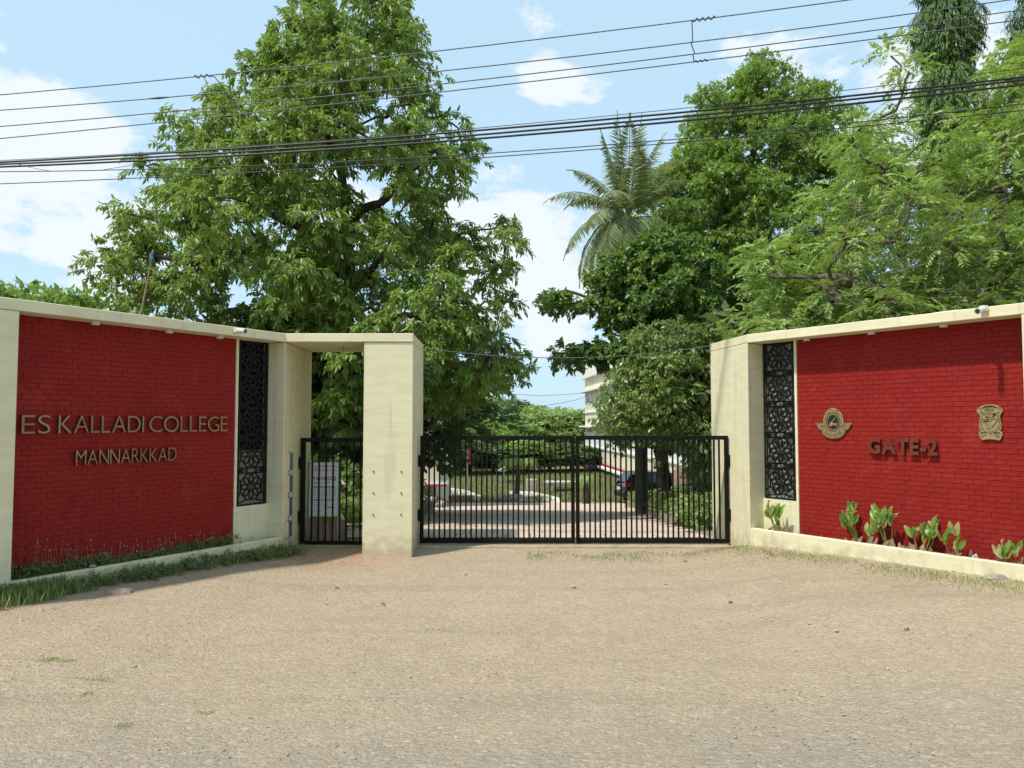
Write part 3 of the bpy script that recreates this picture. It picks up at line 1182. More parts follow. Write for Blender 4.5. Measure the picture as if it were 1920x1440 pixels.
# right
side(FR, wall_r, .395, .33, .80, True)
MB().fbox(FR, .0, .56, REC + .07, REC + .09, .80, SOF - .01).build('screen_backing', M['backing'], wall_r)
B_ = FR(0, REC + .18, 0)
PB = (3.19, 12.31)
MB().prism([(R1.x, R1.y), PB, (3.85, 12.31), (B_.x, B_.y)], -.3, SOF - .006).build('gate_pier', M['cream'], wall_r, bevel=.006)
e0, e1 = FR(SEND, 0, 0), FR(SEND, REC + .18, 0)
MB().prism([(e0.x, e0.y), (R1.x, R1.y), PB, (3.85, 12.31), (B_.x, B_.y), (e1.x, e1.y)], SOF, TOP).build('coping_beam', M['cream'], wall_r, bevel=.006)

# panels in the left jamb
yj = 11.10
for i, (za, zb) in enumerate(((1.18, 1.47), (.86, 1.15), (.52, .83), (.22, .49))):
    xa = P2.x - .0205 * ((yj - 10.83) / 1.58) - .0
    fx = -3.2165
    fr = MB()
    y0, y1 = 11.09, 11.33
    for (a, b, c, d) in ((y0, y1, za, za + .02), (y0, y1, zb - .02, zb), (y0, y0 + .02, za, zb), (y1 - .02, y1, za, zb)):
        fr.box(fx - .01, fx + .014, a, b, c, d)
    f = fr.build('jamb_panel', M['white'], wall_l)
    g = MB().box(fx - .01, fx + .006, y0 + .02, y1 - .02, za + .02, zb - .02).build('panel_glass', M['niche'], f)
# anchor bolts on the pillar
for bx in (-1.945, -1.555):
    for bz in (1.20, .90, .60):
        MB().lathe((bx, PYF + .002, bz), [(.012, 0), (.012, .012), (.006, .016)], 8, Vector((0, -1, 0))).build('anchor_bolt', M['rust'], wall_l)

# ------------------------------------------------------------------ lettering


def glyph(ch, h, extr, offset=0.0):
    c = bpy.data.curves.new('g', 'FONT')
    c.body = ch
    c.size = 1.0
    c.extrude = 0
    c.offset = offset
    c.resolution_u = 4
    o = bpy.data.objects.new('g', c)
    COL.objects.link(o)
    dg = bpy.context.evaluated_depsgraph_get()
    dg.update()
    me = bpy.data.meshes.new_from_object(o.evaluated_get(dg))
    bpy.data.objects.remove(o)
    bm = bmesh.new()
    bm.from_mesh(me)
    bpy.data.meshes.remove(me)
    bmesh.ops.dissolve_limit(bm, angle_limit=.01, verts=bm.verts, edges=bm.edges)
    bmesh.ops.triangulate(bm, faces=bm.faces)
    vs = [v.co.copy() for v in bm.verts]
    fs = [tuple(v.index for v in f.verts) for f in bm.faces]
    be = [tuple(v.index for v in e.verts) for e in bm.edges if len(e.link_faces) == 1]
    bm.free()
    return vs, fs, be


GC = {}


def text_parts(F, txt, s0, s1, z0, z1, off, extr, mats, parent, flip=False, gap=.12, space=.38, offset=0, name='letter', split=True, wobble=0):
    """letters standing off the wall plane; s runs along reading direction from s0 to s1"""
    gl = []
    cap = None
    for ch in txt:
        if ch == ' ':
            gl.append(None)
            continue
        key = (ch, offset)
        if key not in GC:
            GC[key] = glyph(ch, 1, 0, offset)
        gl.append(GC[key])
    keyE = ('E', offset)
    if keyE not in GC:
        GC[keyE] = glyph('E', 1, 0, offset)
    cy0 = min(v.y for v in GC[keyE][0])
    cy1 = max(v.y for v in GC[keyE][0])
    H = z1 - z0
    k = H / (cy1 - cy0)
    x = 0
    pos = []
    for g in gl:
        if g is None:
            x += space * (cy1 - cy0)
            continue
        a = min(v.x for v in g[0])
        b = max(v.x for v in g[0])
        pos.append((g, x - a))
        x += b - a + gap * (cy1 - cy0)
    tot = x - gap * (cy1 - cy0)
    kx = abs(s1 - s0) / tot
    sg = 1 if s1 > s0 else -1
    allmb = MB()
    for g, x0 in pos:
        mb = MB() if split else allmb
        vs, fs, be = g
        n = len(vs)
        dz = random.uniform(-wobble, wobble)

        def W(v, o):
            return F(s0 + sg * (v.x + x0) * kx, o, z0 + (v.y - cy0) * k + dz)
        mb.cur = 0
        mb.add([W(v, off - extr) for v in vs], fs)
        if extr > .0015:
            mb.cur = 1 if len(mats) > 1 else 0
            vv = [W(v, off - extr) for v in vs] + [W(v, off) for v in vs]
            mb.add(vv, [(a, b, b + n, a + n) for a, b in be])
        if split:
            mb.build(name, mats, parent, recalc=False)
    if not split:
        return tag(allmb.build(name, mats, parent, recalc=False), kind='stuff')


c = FL(2.07, REC, 1.87)
sg1 = empty('wall_lettering', c, 'upper row of raised brass letters ES KALLADI COLLEGE on the left red wall', 'sign')
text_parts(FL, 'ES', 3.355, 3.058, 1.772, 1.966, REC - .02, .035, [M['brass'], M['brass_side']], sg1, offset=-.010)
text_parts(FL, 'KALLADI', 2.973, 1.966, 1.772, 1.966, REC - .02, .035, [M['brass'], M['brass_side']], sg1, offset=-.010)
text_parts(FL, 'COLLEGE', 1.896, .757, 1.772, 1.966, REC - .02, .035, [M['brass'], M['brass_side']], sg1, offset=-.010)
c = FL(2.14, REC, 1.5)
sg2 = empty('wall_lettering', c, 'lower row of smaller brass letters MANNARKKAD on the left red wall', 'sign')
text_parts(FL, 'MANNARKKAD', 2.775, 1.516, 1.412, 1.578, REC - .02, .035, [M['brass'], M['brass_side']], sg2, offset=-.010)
c = FR(2.07, REC, 1.6)
sg3 = empty('wall_lettering', c, 'bold faded red and bronze letters GATE-2 on the right red wall', 'sign')
text_parts(FR, 'GATE-2', 1.645, 2.505, 1.50, 1.692, REC - .02, .04, [M['rust_letter'], M['brass_side']], sg3, offset=.035, gap=.07)


# ------------------------------------------------------------------ emblems
def disc(cx, cz, rx, rz, n=32, a0=0, a1=2 * math.pi):
    return [(cx + rx * math.cos(a0 + (a1 - a0) * i / n), cz + rz * math.sin(a0 + (a1 - a0) * i / n)) for i in range(n)]


def strip2(mb, pts, wd, F, o0, o1, closed=False):
    pts = [Vector(p) for p in pts]
    n = len(pts)
    for i in range(n if closed else n - 1):
        a, b = pts[i], pts[(i + 1) % n]
        d = b - a
        if d.length < 1e-6:
            continue
        nn = Vector((-d.y, d.x)).normalized() * wd
        mb.fprism(F, [tuple(a - nn), tuple(b - nn), tuple(b + nn), tuple(a + nn)], o0, o1)


EO = REC - .018
c = FR(1.14, REC, 1.87)
em = empty('wall_emblem', c, 'gold gear-shaped emblem with black oval centre and side wings left of GATE-2', 'emblem')
ex, ez = 1.15, 1.895
oval = disc(ex, ez, .148, .185, 40, R(-28), R(208))
wing_r = [(ex + .15, ez - .012), (ex + .268, ez - .012), (ex + .205, ez - .105), (ex + .175, ez - .105)]
wing_l = [(ex - .175, ez - .105), (ex - .205, ez - .105), (ex - .268, ez - .012), (ex - .15, ez - .012)]
lower = [(ex + .175 * math.cos(a), ez - .105 + .115 * math.sin(a)) for a in np.linspace(-.05, -math.pi + .05, 16)]
outline = [p for p in oval if p[1] > ez - .012]
outline = sorted(outline, key=lambda p: math.atan2(p[1] - ez, p[0] - ex)) if False else outline
poly = [(ex + .205, ez - .105), (ex + .268, ez - .012), (ex + .147, ez - .012)] + [(ex + .148 * math.cos(a), ez + .185 * math.sin(a)) for a in np.linspace(0, math.pi, 28)] + \
       [(ex - .147, ez - .012), (ex - .268, ez - .012), (ex - .205, ez - .105), (ex - .172, ez - .105)] + lower[::-1][1:-1] + [(ex + .172, ez - .105)]
MB().fprism(FR, poly, EO, EO - .012).build('plate', M['gold'], em)
q = EO - .012
MB().fprism(FR, disc(ex, ez, .078, .098, 32), q, q - .004).build('centre_oval', M['ink'], em)
ln = MB()
strip2(ln, disc(ex, ez, .092, .115, 32), .0016, FR, q, q - .002, True)
strip2(ln, disc(ex, ez, .104, .128, 32)[::1], .0012, FR, q, q - .002, True)
gear = []
for i in range(36):
    a = 2 * math.pi * i / 36
    k = 1.0 if (i // 2) % 2 else .86
    gear.append((ex + .135 * k * math.cos(a), ez + .170 * k * math.sin(a)))
strip2(ln, gear, .0018, FR, q, q - .002, True)
strip2(ln, [(ex - .14, ez - .024), (ex - .248, ez - .024), (ex - .198, ez - .097), (ex - .12, ez - .097)], .0018, FR, q, q - .002)
strip2(ln, [(ex + .14, ez - .024), (ex + .248, ez - .024), (ex + .198, ez - .097), (ex + .12, ez - .097)], .0018, FR, q, q - .002)
strip2(ln, [(ex + .158 * math.cos(a), ez - .108 + .1 * math.sin(a)) for a in np.linspace(-.1, -math.pi + .1, 16)], .0018, FR, q, q - .002)
strip2(ln, [(ex + .13 * math.cos(a), ez - .09 + .085 * math.sin(a)) for a in np.linspace(-.35, -math.pi + .35, 12)], .0014, FR, q, q - .002)
for i in range(24):
    a = 2 * math.pi * i / 24 + .1
    strip2(ln, [(ex + .098 * math.cos(a), ez + .1215 * math.sin(a)), (ex + .098 * math.cos(a + .14), ez + .1215 * math.sin(a + .14))], .0035, FR, q, q - .002)
ln.build('engraved_lines', M['ink'], em)
hd = MB()
hd.fprism(FR, [(ex - .052, ez - .045), (ex - .045, ez - .015), (ex - .03, ez + .002), (ex - .01, ez + .004), (ex + .0, ez - .012), (ex + .05, ez - .018), (ex + .062, ez - .005), (ex + .06, ez - .045), (ex + .03, ez - .05), (ex + .0, ez - .035), (ex - .015, ez - .055), (ex - .04, ez - .052)], q - .004, q - .007)
strip2(hd, [(ex - .012, ez + .0), (ex + .04, ez + .06)], .0045, FR, q - .004, q - .008)
hd.build('writing_hand', M['gold'], em)
text_parts(FR, 'MES', ex - .195, ex - .115, ez - .076, ez - .042, q, .001, [M['ink']], em, split=False, name='lettering')
text_parts(FR, 'MGT', ex + .115, ex + .195, ez - .076, ez - .042, q, .001, [M['ink']], em, split=False, name='lettering')
# curved name round the foot of the emblem
arc = MB()
word = 'KALLADI COLLEGE'
for i, ch in enumerate(word):
    if ch == ' ':
        continue
    a = math.pi + .55 + (math.pi - 1.1) * i / (len(word) - 1)
    cx_, cz_ = ex + .140 * math.cos(a), ez - .100 + .097 * math.sin(a)
    key = (ch, 0)
    if key not in GC:
        GC[key] = glyph(ch, 1, 0, 0)
    vs, fs, be = GC[key]
    xm = (min(v.x for v in vs) + max(v.x for v in vs)) / 2
    th = a + math.pi / 2
    hh = .024
    arc.add([FR(cx_ + ((v.x - xm) * math.cos(th) - v.y * math.sin(th)) * hh, q - .001, cz_ + ((v.x - xm) * math.sin(th) + v.y * math.cos(th)) * hh) for v in vs], fs)
tag(arc.build('lettering', M['ink'], em, recalc=False), kind='stuff')

c = FR(3.07, REC, 1.89)
em2 = empty('wall_emblem', c, 'gold shield crest with ribbon banners at the right end of the red wall', 'emblem')
ex, ez = 3.075, 1.89
w2 = .128
half = [(0, .203), (.05, .198), (.09, .183), (.118, .16), (.136, .14), (.132, .115), (.118, .105), (.104, .07), (.108, .02), (.118, -.03), (.112, -.075), (.098, -.098),
        (.122, -.102), (.122, -.145), (.112, -.155), (.108, -.18), (.085, -.2), (.05, -.19), (0, -.186)]
poly = [(ex + a, ez + b) for a, b in half] + [(ex - a, ez + b) for a, b in half[::-1][1:-1]]
MB().fprism(FR, poly, EO, EO - .012).build('plate', M['gold'], em2)
sh = MB()
hs = [(0, .10), (.05, .104), (.096, .118), (.092, .07), (.096, .02), (.105, -.03), (.095, -.075), (.05, -.105), (0, -.128)]
pl = [(ex + a, ez + b) for a, b in hs] + [(ex - a, ez + b) for a, b in hs[::-1][1:-1]]
strip2(sh, pl, .0022, FR, q, q - .002, True)
strip2(sh, [(ex + (a - ex) * .86, ez + (b - ez) * .86) for a, b in pl], .0018, FR, q, q - .002, True)
strip2(sh, [(ex, ez + .09), (ex, ez - .115)], .0018, FR, q, q - .002)
strip2(sh, [(ex - .085, ez + .035), (ex + .085, ez + .035)], .0018, FR, q, q - .002)
strip2(sh, disc(ex, ez + .035, .024, .024, 16), .0025, FR, q, q - .0025, True)
strip2(sh, disc(ex, ez + .14, .024, .024, 16), .0022, FR, q, q - .0025, True)
st = []
for i in range(10):
    a = math.pi / 2 + i * math.pi / 5
    k = .014 if i % 2 == 0 else .006
    st.append((ex + k * math.cos(a), ez + .14 + k * math.sin(a)))
sh.fprism(FR, st, q, q - .002)
for sx in (-1, 1):
    strip2(sh, [(ex + sx * .05, ez + .128), (ex + sx * .038, ez + .16), (ex + sx * .026 * 1.0, ez + .128)], .0018, FR, q, q - .002, True)
    sh.fprism(FR, [(ex + sx * .1, ez - .108), (ex + sx * .045, ez - .108), (ex + sx * .035, ez - .118), (ex + sx * .1, ez - .118)], q, q - .002)
    sh.fprism(FR, [(ex + sx * .095, ez - .158), (ex + sx * .06, ez - .146), (ex + sx * .03, ez - .144), (ex + sx * .06, ez - .153), (ex + sx * .092, ez - .166)], q, q - .002)
    strip2(sh, [(ex + sx * .11, ez - .128), (ex + sx * .04, ez - .132)], .002, FR, q, q - .002)
    strip2(sh, disc(ex + sx * .098, ez + .15, .013, .013, 10), .0018, FR, q, q - .002, True)
top = [(ex - .078, ez + .166), (ex - .04, ez + .184), (ex, ez + .189), (ex + .04, ez + .184), (ex + .078, ez + .166), (ex + .074, ez + .152), (ex + .04, ez + .167), (ex, ez + .171), (ex - .04, ez + .167), (ex - .074, ez + .152)]
sh.fprism(FR, top, q, q - .002)
# quarters: crossed tools, feathered helm, palm trees, quill
strip2(sh, [(ex - .07, ez + .085), (ex - .02, ez + .05)], .003, FR, q, q - .002)
strip2(sh, [(ex - .05, ez + .045), (ex - .01, ez + .078)], .003, FR, q, q - .002)
sh.fprism(FR, disc(ex + .048, ez + .085, .02, .014, 10), q, q - .002)
sh.fprism(FR, disc(ex + .036, ez + .062, .012, .008, 8), q, q - .002)
strip2(sh, [(ex + .034, ez + .052), (ex + .04, ez + .04)], .004, FR, q, q - .002)
for (bx, bz, tx) in ((ex - .055, ez + .008, ex - .025), (ex - .03, ez + .012, ex - .014)):
    strip2(sh, [(bx, bz), ((bx + tx) / 2 - .004, bz - .035), (tx, ez - .07)], .0016, FR, q, q - .002)
    for j in range(7):
        a = R(-30 + 40 * j)
        sh.fprism(FR, [(bx, bz), (bx + .018 * math.cos(a - .2), bz + .018 * math.sin(a - .2)), (bx + .02 * math.cos(a + .1), bz + .02 * math.sin(a + .1))], q, q - .002)
sh.fprism(FR, disc(ex - .02, ez - .074, .018, .005, 8), q, q - .002)
strip2(sh, [(ex + .015, ez - .065), (ex + .075, ez + .02)], .0042, FR, q, q - .002)
sh.build('engraved_lines', M['ink'], em2)

# ------------------------------------------------------------------ small fittings on the walls
for (F, s_, nm) in ((FL, 2.65, 'left red wall, nearest the outer pier'), (FL, 1.72, 'left red wall, middle one of three'), (FL, .98, 'left red wall, nearest the lattice'),
                    (FR, .86, 'right red wall, nearest the lattice'), (FR, 1.78, 'right red wall, middle one of three'), (FR, 2.66, 'right red wall, nearest the outer pier')):
    c = F(s_, .15, SOF)
    dl = empty('downlight', c, 'small round white lamp under the coping of the ' + nm, 'lamp', 'round lamps under the copings')
    MB().lathe((c.x, c.y, SOF - .045), [(.026, 0), (.042, .004), (.045, .03), (.042, .045)], 16).build('housing', M['white'], dl)
    MB().lathe((c.x, c.y, SOF - .049), [(.026, 0), (.03, .004)], 14).build('lens', M['glass'], dl)


def cctv(c, aim, label):
    t = empty('security_camera', c, label, 'camera')
    c = Vector(c)
    MB().box(c.x - .035, c.x + .035, c.y - .03, c.y + .03, c.z - .03, c.z + .03).build('junction_box', M['white'], t, bevel=.004)
    a = Vector(aim).normalized()
    MB().tube([c, c + Vector((0, -.05, .0)) + a * .04], .012, 8).build('arm', M['white'], t)
    s_ = c + a * .03 + Vector((0, -.03, .0))
    MB().lathe(s_, [(.022, 0), (.03, .01), (.032, .13), (.036, .132), (.036, .15)], 14, a).build('body', M['white'], t, smooth=False)
    MB().lathe(s_ + a * .1505, [(.026, 0), (.02, .003)], 12, a).build('lens', M['glass'], t)
    return t


c = P(428, 613, 9.9)
cf = FL(.86, -.03, 3.10)
cctv(cf, (.8, -.45, -.12), 'white bullet camera on the coping of the left wall')
cf = FR(3.18, -.035, 3.13)
cctv(cf, (-.75, -.5, -.25), 'white bullet camera on the coping of the right wall')
c = P(643, 652, 11.6)
bl = empty('bulb', (c.x, 11.6, 2.93), 'small lamp bulb hanging under the doorway beam', 'lamp')
MB().tube([(c.x, 11.6, SOF), (c.x, 11.6, 2.97)], .005, 6).build('cord', M['cable'], bl)
MB().lathe((c.x, 11.6, 2.88), [(.006, 0), (.026, .018), (.028, .04), (.014, .075), (.014, .1)], 12).build('globe', M['white'], bl, smooth=True)

# ------------------------------------------------------------------ gates


def gate(name, label, x0, x1, y, z0, z1, n, hinge, stile=.055, group=None, extra=None, lean=0):
    t = empty(name, ((x0 + x1) / 2, y, z0), label, 'gate', group)
    h = .025
    MB().box(x0, x1, y - h, y + h, z1 - .062, z1).build('top_rail', M['black'], t, bevel=.004)
    MB().box(x0 + stile, x1 - stile, y - h, y + h, z0, z0 + .06).build('bottom_rail', M['black'], t, bevel=.004)
    MB().box(x0, x0 + stile, y - h, y + h, z0, z1 - .0625).build('stile', M['black'], t, bevel=.004)
    MB().box(x1 - stile, x1, y - h, y + h, z0, z1 - .0625).build('stile', M['black'], t, bevel=.004)
    bw = .012
    mesh = None
    a, b = x0 + stile, x1 - stile
    for i in range(n):
        x = a + (b - a) * (i + 1) / (n + 1)
        if mesh is None:
            o = MB().box(x - bw, x + bw, y - bw, y + bw, z0 + .0605, z1 - .0625).build('bar', M['black'], t)
            mesh = o.data
            x_first = x
        else:
            o = bpy.data.objects.new('bar', mesh)
            COL.objects.link(o)
            o.parent = t
            o.location = (x - x_first + random.uniform(-.002, .002), 0, 0)
    for zz in ((z1 - .38), (z0 + .42)):
        hx = x0 - .012 if hinge < 0 else x1 + .012
        mbh = MB().box(hx - .022, hx + .022, y - .04, y + .035, zz - .06, zz + .06)
        mbh.tube([(hx, y - .03, zz - .09), (hx, y - .03, zz + .09)], .014, 8)
        mbh.build('hinge', M['black'], t)
    return t


GY = 11.64
GZ0, GZ1 = .082, 1.69
g1 = gate('main_gate_leaf', 'left leaf of the black barred double gate beside the doorway pillar', -1.385, .945, GY, GZ0, GZ1, 27, -1, group='leaves of the main gate')
g2 = gate('main_gate_leaf', 'right leaf of the black barred double gate beside the right cream pier', .962, 3.262, GY, GZ0, GZ1, 27, 1, group='leaves of the main gate')
MB().box(.66, .945 - .055, GY - .018, GY - .008 - .0, .86, .885).build('latch_bar', M['black'], g1)
MB().tube([(.62, GY - .035, .905), (.99, GY - .035, .905)], .008, 6).build('latch_bolt', M['black'], g1)
MB().tube([(.965 + .03, GY - .035, .42), (.995, GY - .035, .02)], .008, 6).build('drop_bolt', M['black'], g2)
g3 = gate('wicket_gate', 'narrow black barred gate in the doorway between jamb and pillar', -3.20, -2.115, 11.68, .045, 1.655, 8, -1, stile=.07)

# warning board standing behind the wicket gate
wb0 = (-3.05, 11.98, .1)
wb = empty('warning_board', wb0, 'white printed WARNING board leaning behind the wicket gate bars', 'notice board')
BX0, BX1, BY = -3.14, -2.70, 11.95


def FB(s, o, z):
    return Vector((BX0 + s, BY + o + (z - .3) * .04, z))


bz0, bz1 = .44, 1.27
MB().fbox(FB, 0, BX1 - BX0, 0, .012, bz0, bz1).build('panel', M['board'], wb)
BWd = BX1 - BX0
MB().fbox(FB, BWd + .001, BWd + .03, -.006, .02, -.02, bz1).build('post', M['steel'], wb)
MB().fbox(FB, -.03, -.001, -.006, .02, -.02, bz1).build('post', M['steel'], wb)
o_ = -.0005
text_parts(FB, 'M.E.S KALLADI COLLEGE', .13, BWd - .02, 1.195, 1.222, o_, .001, [M['ink']], wb, split=False, name='lettering')
text_parts(FB, 'MANNARKKAD, PALAKKAD', .13, BWd - .03, 1.135, 1.158, o_, .001, [M['ink']], wb, split=False, name='lettering')
text_parts(FB, 'WARNING', .025, .315, .995, 1.05, o_, .001, [M['red_ink']], wb, offset=.02)
text_parts(FB, 'RAGGING IS A CRIME', .025, .315, .945, .968, o_, .001, [M['ink']], wb, split=False, name='lettering')
ic = MB()
strip2(ic, disc(.067, 1.17, .034, .034, 18), .0035, FB, o_, o_ - .001, True)
strip2(ic, [(.015, 1.165), (.045, 1.155)], .004, FB, o_, o_ - .001)
strip2(ic, [(.09, 1.155), (.12, 1.165)], .004, FB, o_, o_ - .001)
strip2(ic, disc(.37, 1.02, .036, .036, 18), .0045, FB, o_, o_ - .001, True)
strip2(ic, [(.345, 1.045), (.395, .995)], .004, FB, o_, o_ - .001)
ic.fprism(FB, disc(.37, 1.022, .016, .01, 8), o_, o_ - .001)
for (a, b, z, wd) in ((.05, .39, .89, .007), (.05, .39, .69, .006), (.24, .39, .575, .005)):
    strip2(ic, [(a, z), (b, z)], wd, FB, o_, o_ - .001)
for i in range(6):
    z = .86 - i * .026
    x = .02
    while x < .39 - (.07 if i == 5 else 0):
        l_ = random.uniform(.02, .05)
        strip2(ic, [(x, z), (min(x + l_, .41), z)], .0025, FB, o_, o_ - .001)
        x += l_ + .012
for i in range(4):
    z = .655 - i * .045
    x = .02
    while x < .2:
        l_ = random.uniform(.02, .05)
        strip2(ic, [(x, z), (x + l_, z)], .0022, FB, o_, o_ - .001)
        x += l_ + .012
tag(ic.build('print', M['ink'], wb), kind='stuff')
# low laterite block step behind the board
blk = MB()
for i in range(5):
    blk = MB().box(-3.16 + i * .11, -3.06 + i * .11, 12.06, 12.22, -.02, .36 + .01 * (i % 2))
    o = blk.build('laterite_block', M['wall_pink'], bevel=.008, base=(-3.11 + i * .11, 12.14, 0))
    tag(o, ['leftmost brown block', 'second brown block', 'middle brown block', 'fourth brown block', 'rightmost brown block'][i] + ' standing behind the wicket gate under the board', 'block', 'blocks behind the wicket gate')

# ------------------------------------------------------------------ overhead lines


def plan_at(px, a=(-6.67, 10.0), b=(4.67, 7.0)):
    k = (px - 960) / FPX
    # point on segment a-b with X = k*d
    dx, dy = b[0] - a[0], b[1] - a[1]
    t = (k * a[1] - a[0]) / (dx - k * dy)
    return a[0] + dx * t, a[1] + dy * t


def wire_pts(pts, shift=0.0, ext=True):
    out_ = []
    for px, py in pts:
        x, d = plan_at(px, (-8.27, 12.4 + shift), (7.33, 11.0 + shift))
        p = P(px, py, d)
        out_.append(Vector((p.x, p.y, p.z)))
    # smooth with a quadratic fit of height along the run, so that the wire hangs as one curve
    t = np.array([(p.x) for p in out_])
    zz = np.array([p.z for p in out_])
    if len(out_) >= 3:
        co = np.polyfit(t, zz, 2)
        yy = np.polyfit(t, [p.y for p in out_], 1)
        x0, x1 = (-26, 24) if ext else (t.min(), t.max())
        xs = np.linspace(x0, x1, 40)
        if ext:
            co_lin = co.copy()
            co_lin[0] = max(co[0], -0.0)
            if co[0] < 0:
                co_lin = np.concatenate([[0], np.polyfit(t, zz, 1)])
            co = co_lin
        return [(float(x), float(np.polyval(yy, x)), float(np.polyval(co, x))) for x in xs], co, yy
    return [tuple(p) for p in out_], None, None


wires = {
    'w1': ([(0, 178), (560, 124), (1040, 70), (1310, 37), (1590, 0)], .0055, 'wire', 0.0, 'topmost bare wire crossing the sky, carrying the twisted joint'),
    'w2': ([(0, 207), (560, 160), (1040, 110), (1500, 54), (1870, 3)], .0055, 'wire', 0.0, 'second bare wire from the top crossing the sky'),
    'w3': ([(0, 237), (560, 187), (1040, 132), (1500, 76), (1920, 18)], .0055, 'wire', 0.0, 'third bare wire from the top crossing the sky'),
    'w4': ([(0, 260), (560, 202), (1040, 148), (1500, 91), (1920, 36)], .0055, 'wire', 0.0, 'fourth bare wire from the top, last above the cable bundle'),
    'a': ([(0, 304), (560, 271), (1040, 232), (1500, 189), (1920, 145)], .0095, 'cable', -.9, 'upper of the three thick black cables across the tree tops'),
    'b': ([(0, 308), (560, 278), (1040, 241), (1500, 196), (1920, 150)], .0095, 'cable', -.9, 'middle of the three thick black cables across the tree tops'),
    'c': ([(0, 313), (560, 284), (1040, 249), (1500, 204), (1920, 159)], .010, 'cable', -.9, 'lower of the three thick black cables across the tree tops'),
    'd': ([(0, 322), (560, 307), (1040, 281), (1500, 237), (1920, 196)], .0045, 'cable', -.9, 'thin black cable just below the thick bundle'),
    'e': ([(0, 345), (560, 317), (1040, 287), (1500, 247), (1920, 207)], .0045, 'cable', -.9, 'lowest thin black cable in front of the trees'),
    'f': ([(0, 301), (560, 268), (1040, 226), (1500, 180), (1920, 128)], .0032, 'cable', -.9, 'hair-thin cable running just above the thick bundle'),
}
WF = {}
for k, (pts, r_, m_, sh_, lab) in wires.items():
    pp_, co, yy = wire_pts(pts, sh_)
    WF[k] = (co, yy)
    mid = pp_[len(pp_) // 2]
    r_ *= 1.5
    o = MB().tube(pp_, r_, 6).build('overhead_wire' if m_ == 'wire' else 'overhead_cable', M[m_], recalc=False, base=mid)
    tag(o, lab, 'wire' if m_ == 'wire' else 'cable', 'bare wires above the road' if m_ == 'wire' else 'black cables above the road')


def wp(k, px):
    co, yy = WF[k]
    # find x where the wire crosses column px
    lo, hi = -26., 24.
    for _ in range(50):
        mid_ = (lo + hi) / 2
        d = np.polyval(yy, mid_)
        if mid_ / d * FPX + 960 < px:
            lo = mid_
        else:
            hi = mid_
    return Vector((lo, float(np.polyval(yy, lo)), float(np.polyval(co, lo))))


def twist(a, b, amp, turns, n=30):
    a, b = Vector(a), Vector(b)
    return [a.lerp(b, i / n) + Vector((0, math.cos(i / n * turns * 6.28), math.sin(i / n * turns * 6.28))) * amp for i in range(n + 1)]


sp = twist(wp('w1', 1352), wp('w1', 1308), .024, 4) + [wp('w1', 1306), wp('w2', 1307), wp('w2', 1303) + Vector((0, 0, .01)), wp('w3', 1311), wp('w3', 1307), wp('w4', 1309)] + twist(wp('w4', 1309), wp('w4', 1336), .014, 3)
tag(MB().tube(sp, .008, 6).build('wire_spacer', M['cable'], recalc=False, base=wp('w2', 1307)), 'kinked dark jumper wire tying the four bare wires together', 'wire')
sp = twist(wp('w1', 350), wp('w1', 383), .024, 3) + [wp('w1', 390) + Vector((0, 0, -.03)), wp('w1', 400) + Vector((0, 0, -.14)), wp('w2', 412), wp('w3', 430) + Vector((0, 0, .02)), wp('w4', 447) + Vector((0, 0, -.03))]
tag(MB().tube(sp, .008, 6).build('hanging_wire', M['cable'], recalc=False, base=wp('w1', 400)), 'loose wire end twisted on the top line and drooping into the left tree', 'wire')
sp = [wp('b', 15), wp('d', 55) + Vector((0, 0, .04)), wp('d', 85) + Vector((0, 0, -.0)), wp('d', 175) + Vector((0, 0, .0)), wp('d', 230) + Vector((0, 0, .06)), wp('c', 262)]
tag(MB().tube(sp, .004, 6).build('overhead_cable', M['cable'], recalc=False, base=sp[2]), 'short slack cable looping below the bundle at the far left', 'cable', 'black cables above the road')
tag(MB().tube([wp('w2', 266), wp('w2', 285), wp('w2', 304)], [.010, .020, .009], 8).build('line_splice', M['pole_dark'], recalc=False, base=wp('w2', 285)), 'mossy splice wrapped on the second wire at the left', 'splice')
tag(MB().tube([wp('d', 1800), wp('d', 1812), wp('d', 1828)], [.010, .030, .010], 8).build('line_splice', M['pole_dark'], recalc=False, base=wp('d', 1812)), 'small brown splice box on the thin cable at the right', 'splice')
# wire between the gate pillars
a, b = Vector((-1.44, 12.2, 3.08)), Vector((3.20, 12.25, 3.12))
cv = [a.lerp(b, t) + Vector((0, 0, -.72 * .28 * 4 * t * (1 - t) * .9)) for t in np.linspace(0, 1, 24)]
tag(MB().tube(cv, .007, 6).build('span_cable', M['wire'], recalc=False, base=a), 'grey cable sagging over the main gate from pillar to pier', 'cable')
for lab, pl, d0 in (('upper thin line strung to the cream building beyond the gate', [(880, 730), (940, 738), (1010, 742), (1060, 740), (1130, 733)], 62),
                    ('lower thin line rising to the cream building beyond the gate', [(950, 762), (1000, 764), (1050, 756), (1080, 750), (1112, 738)], 60)):
    pp_ = [P(x, y, d0) for x, y in pl]
    tag(MB().tube(pp_, .016, 5).build('far_cable', M['cable'], recalc=False, base=pp_[0]), lab, 'cable', 'lines behind the gate')

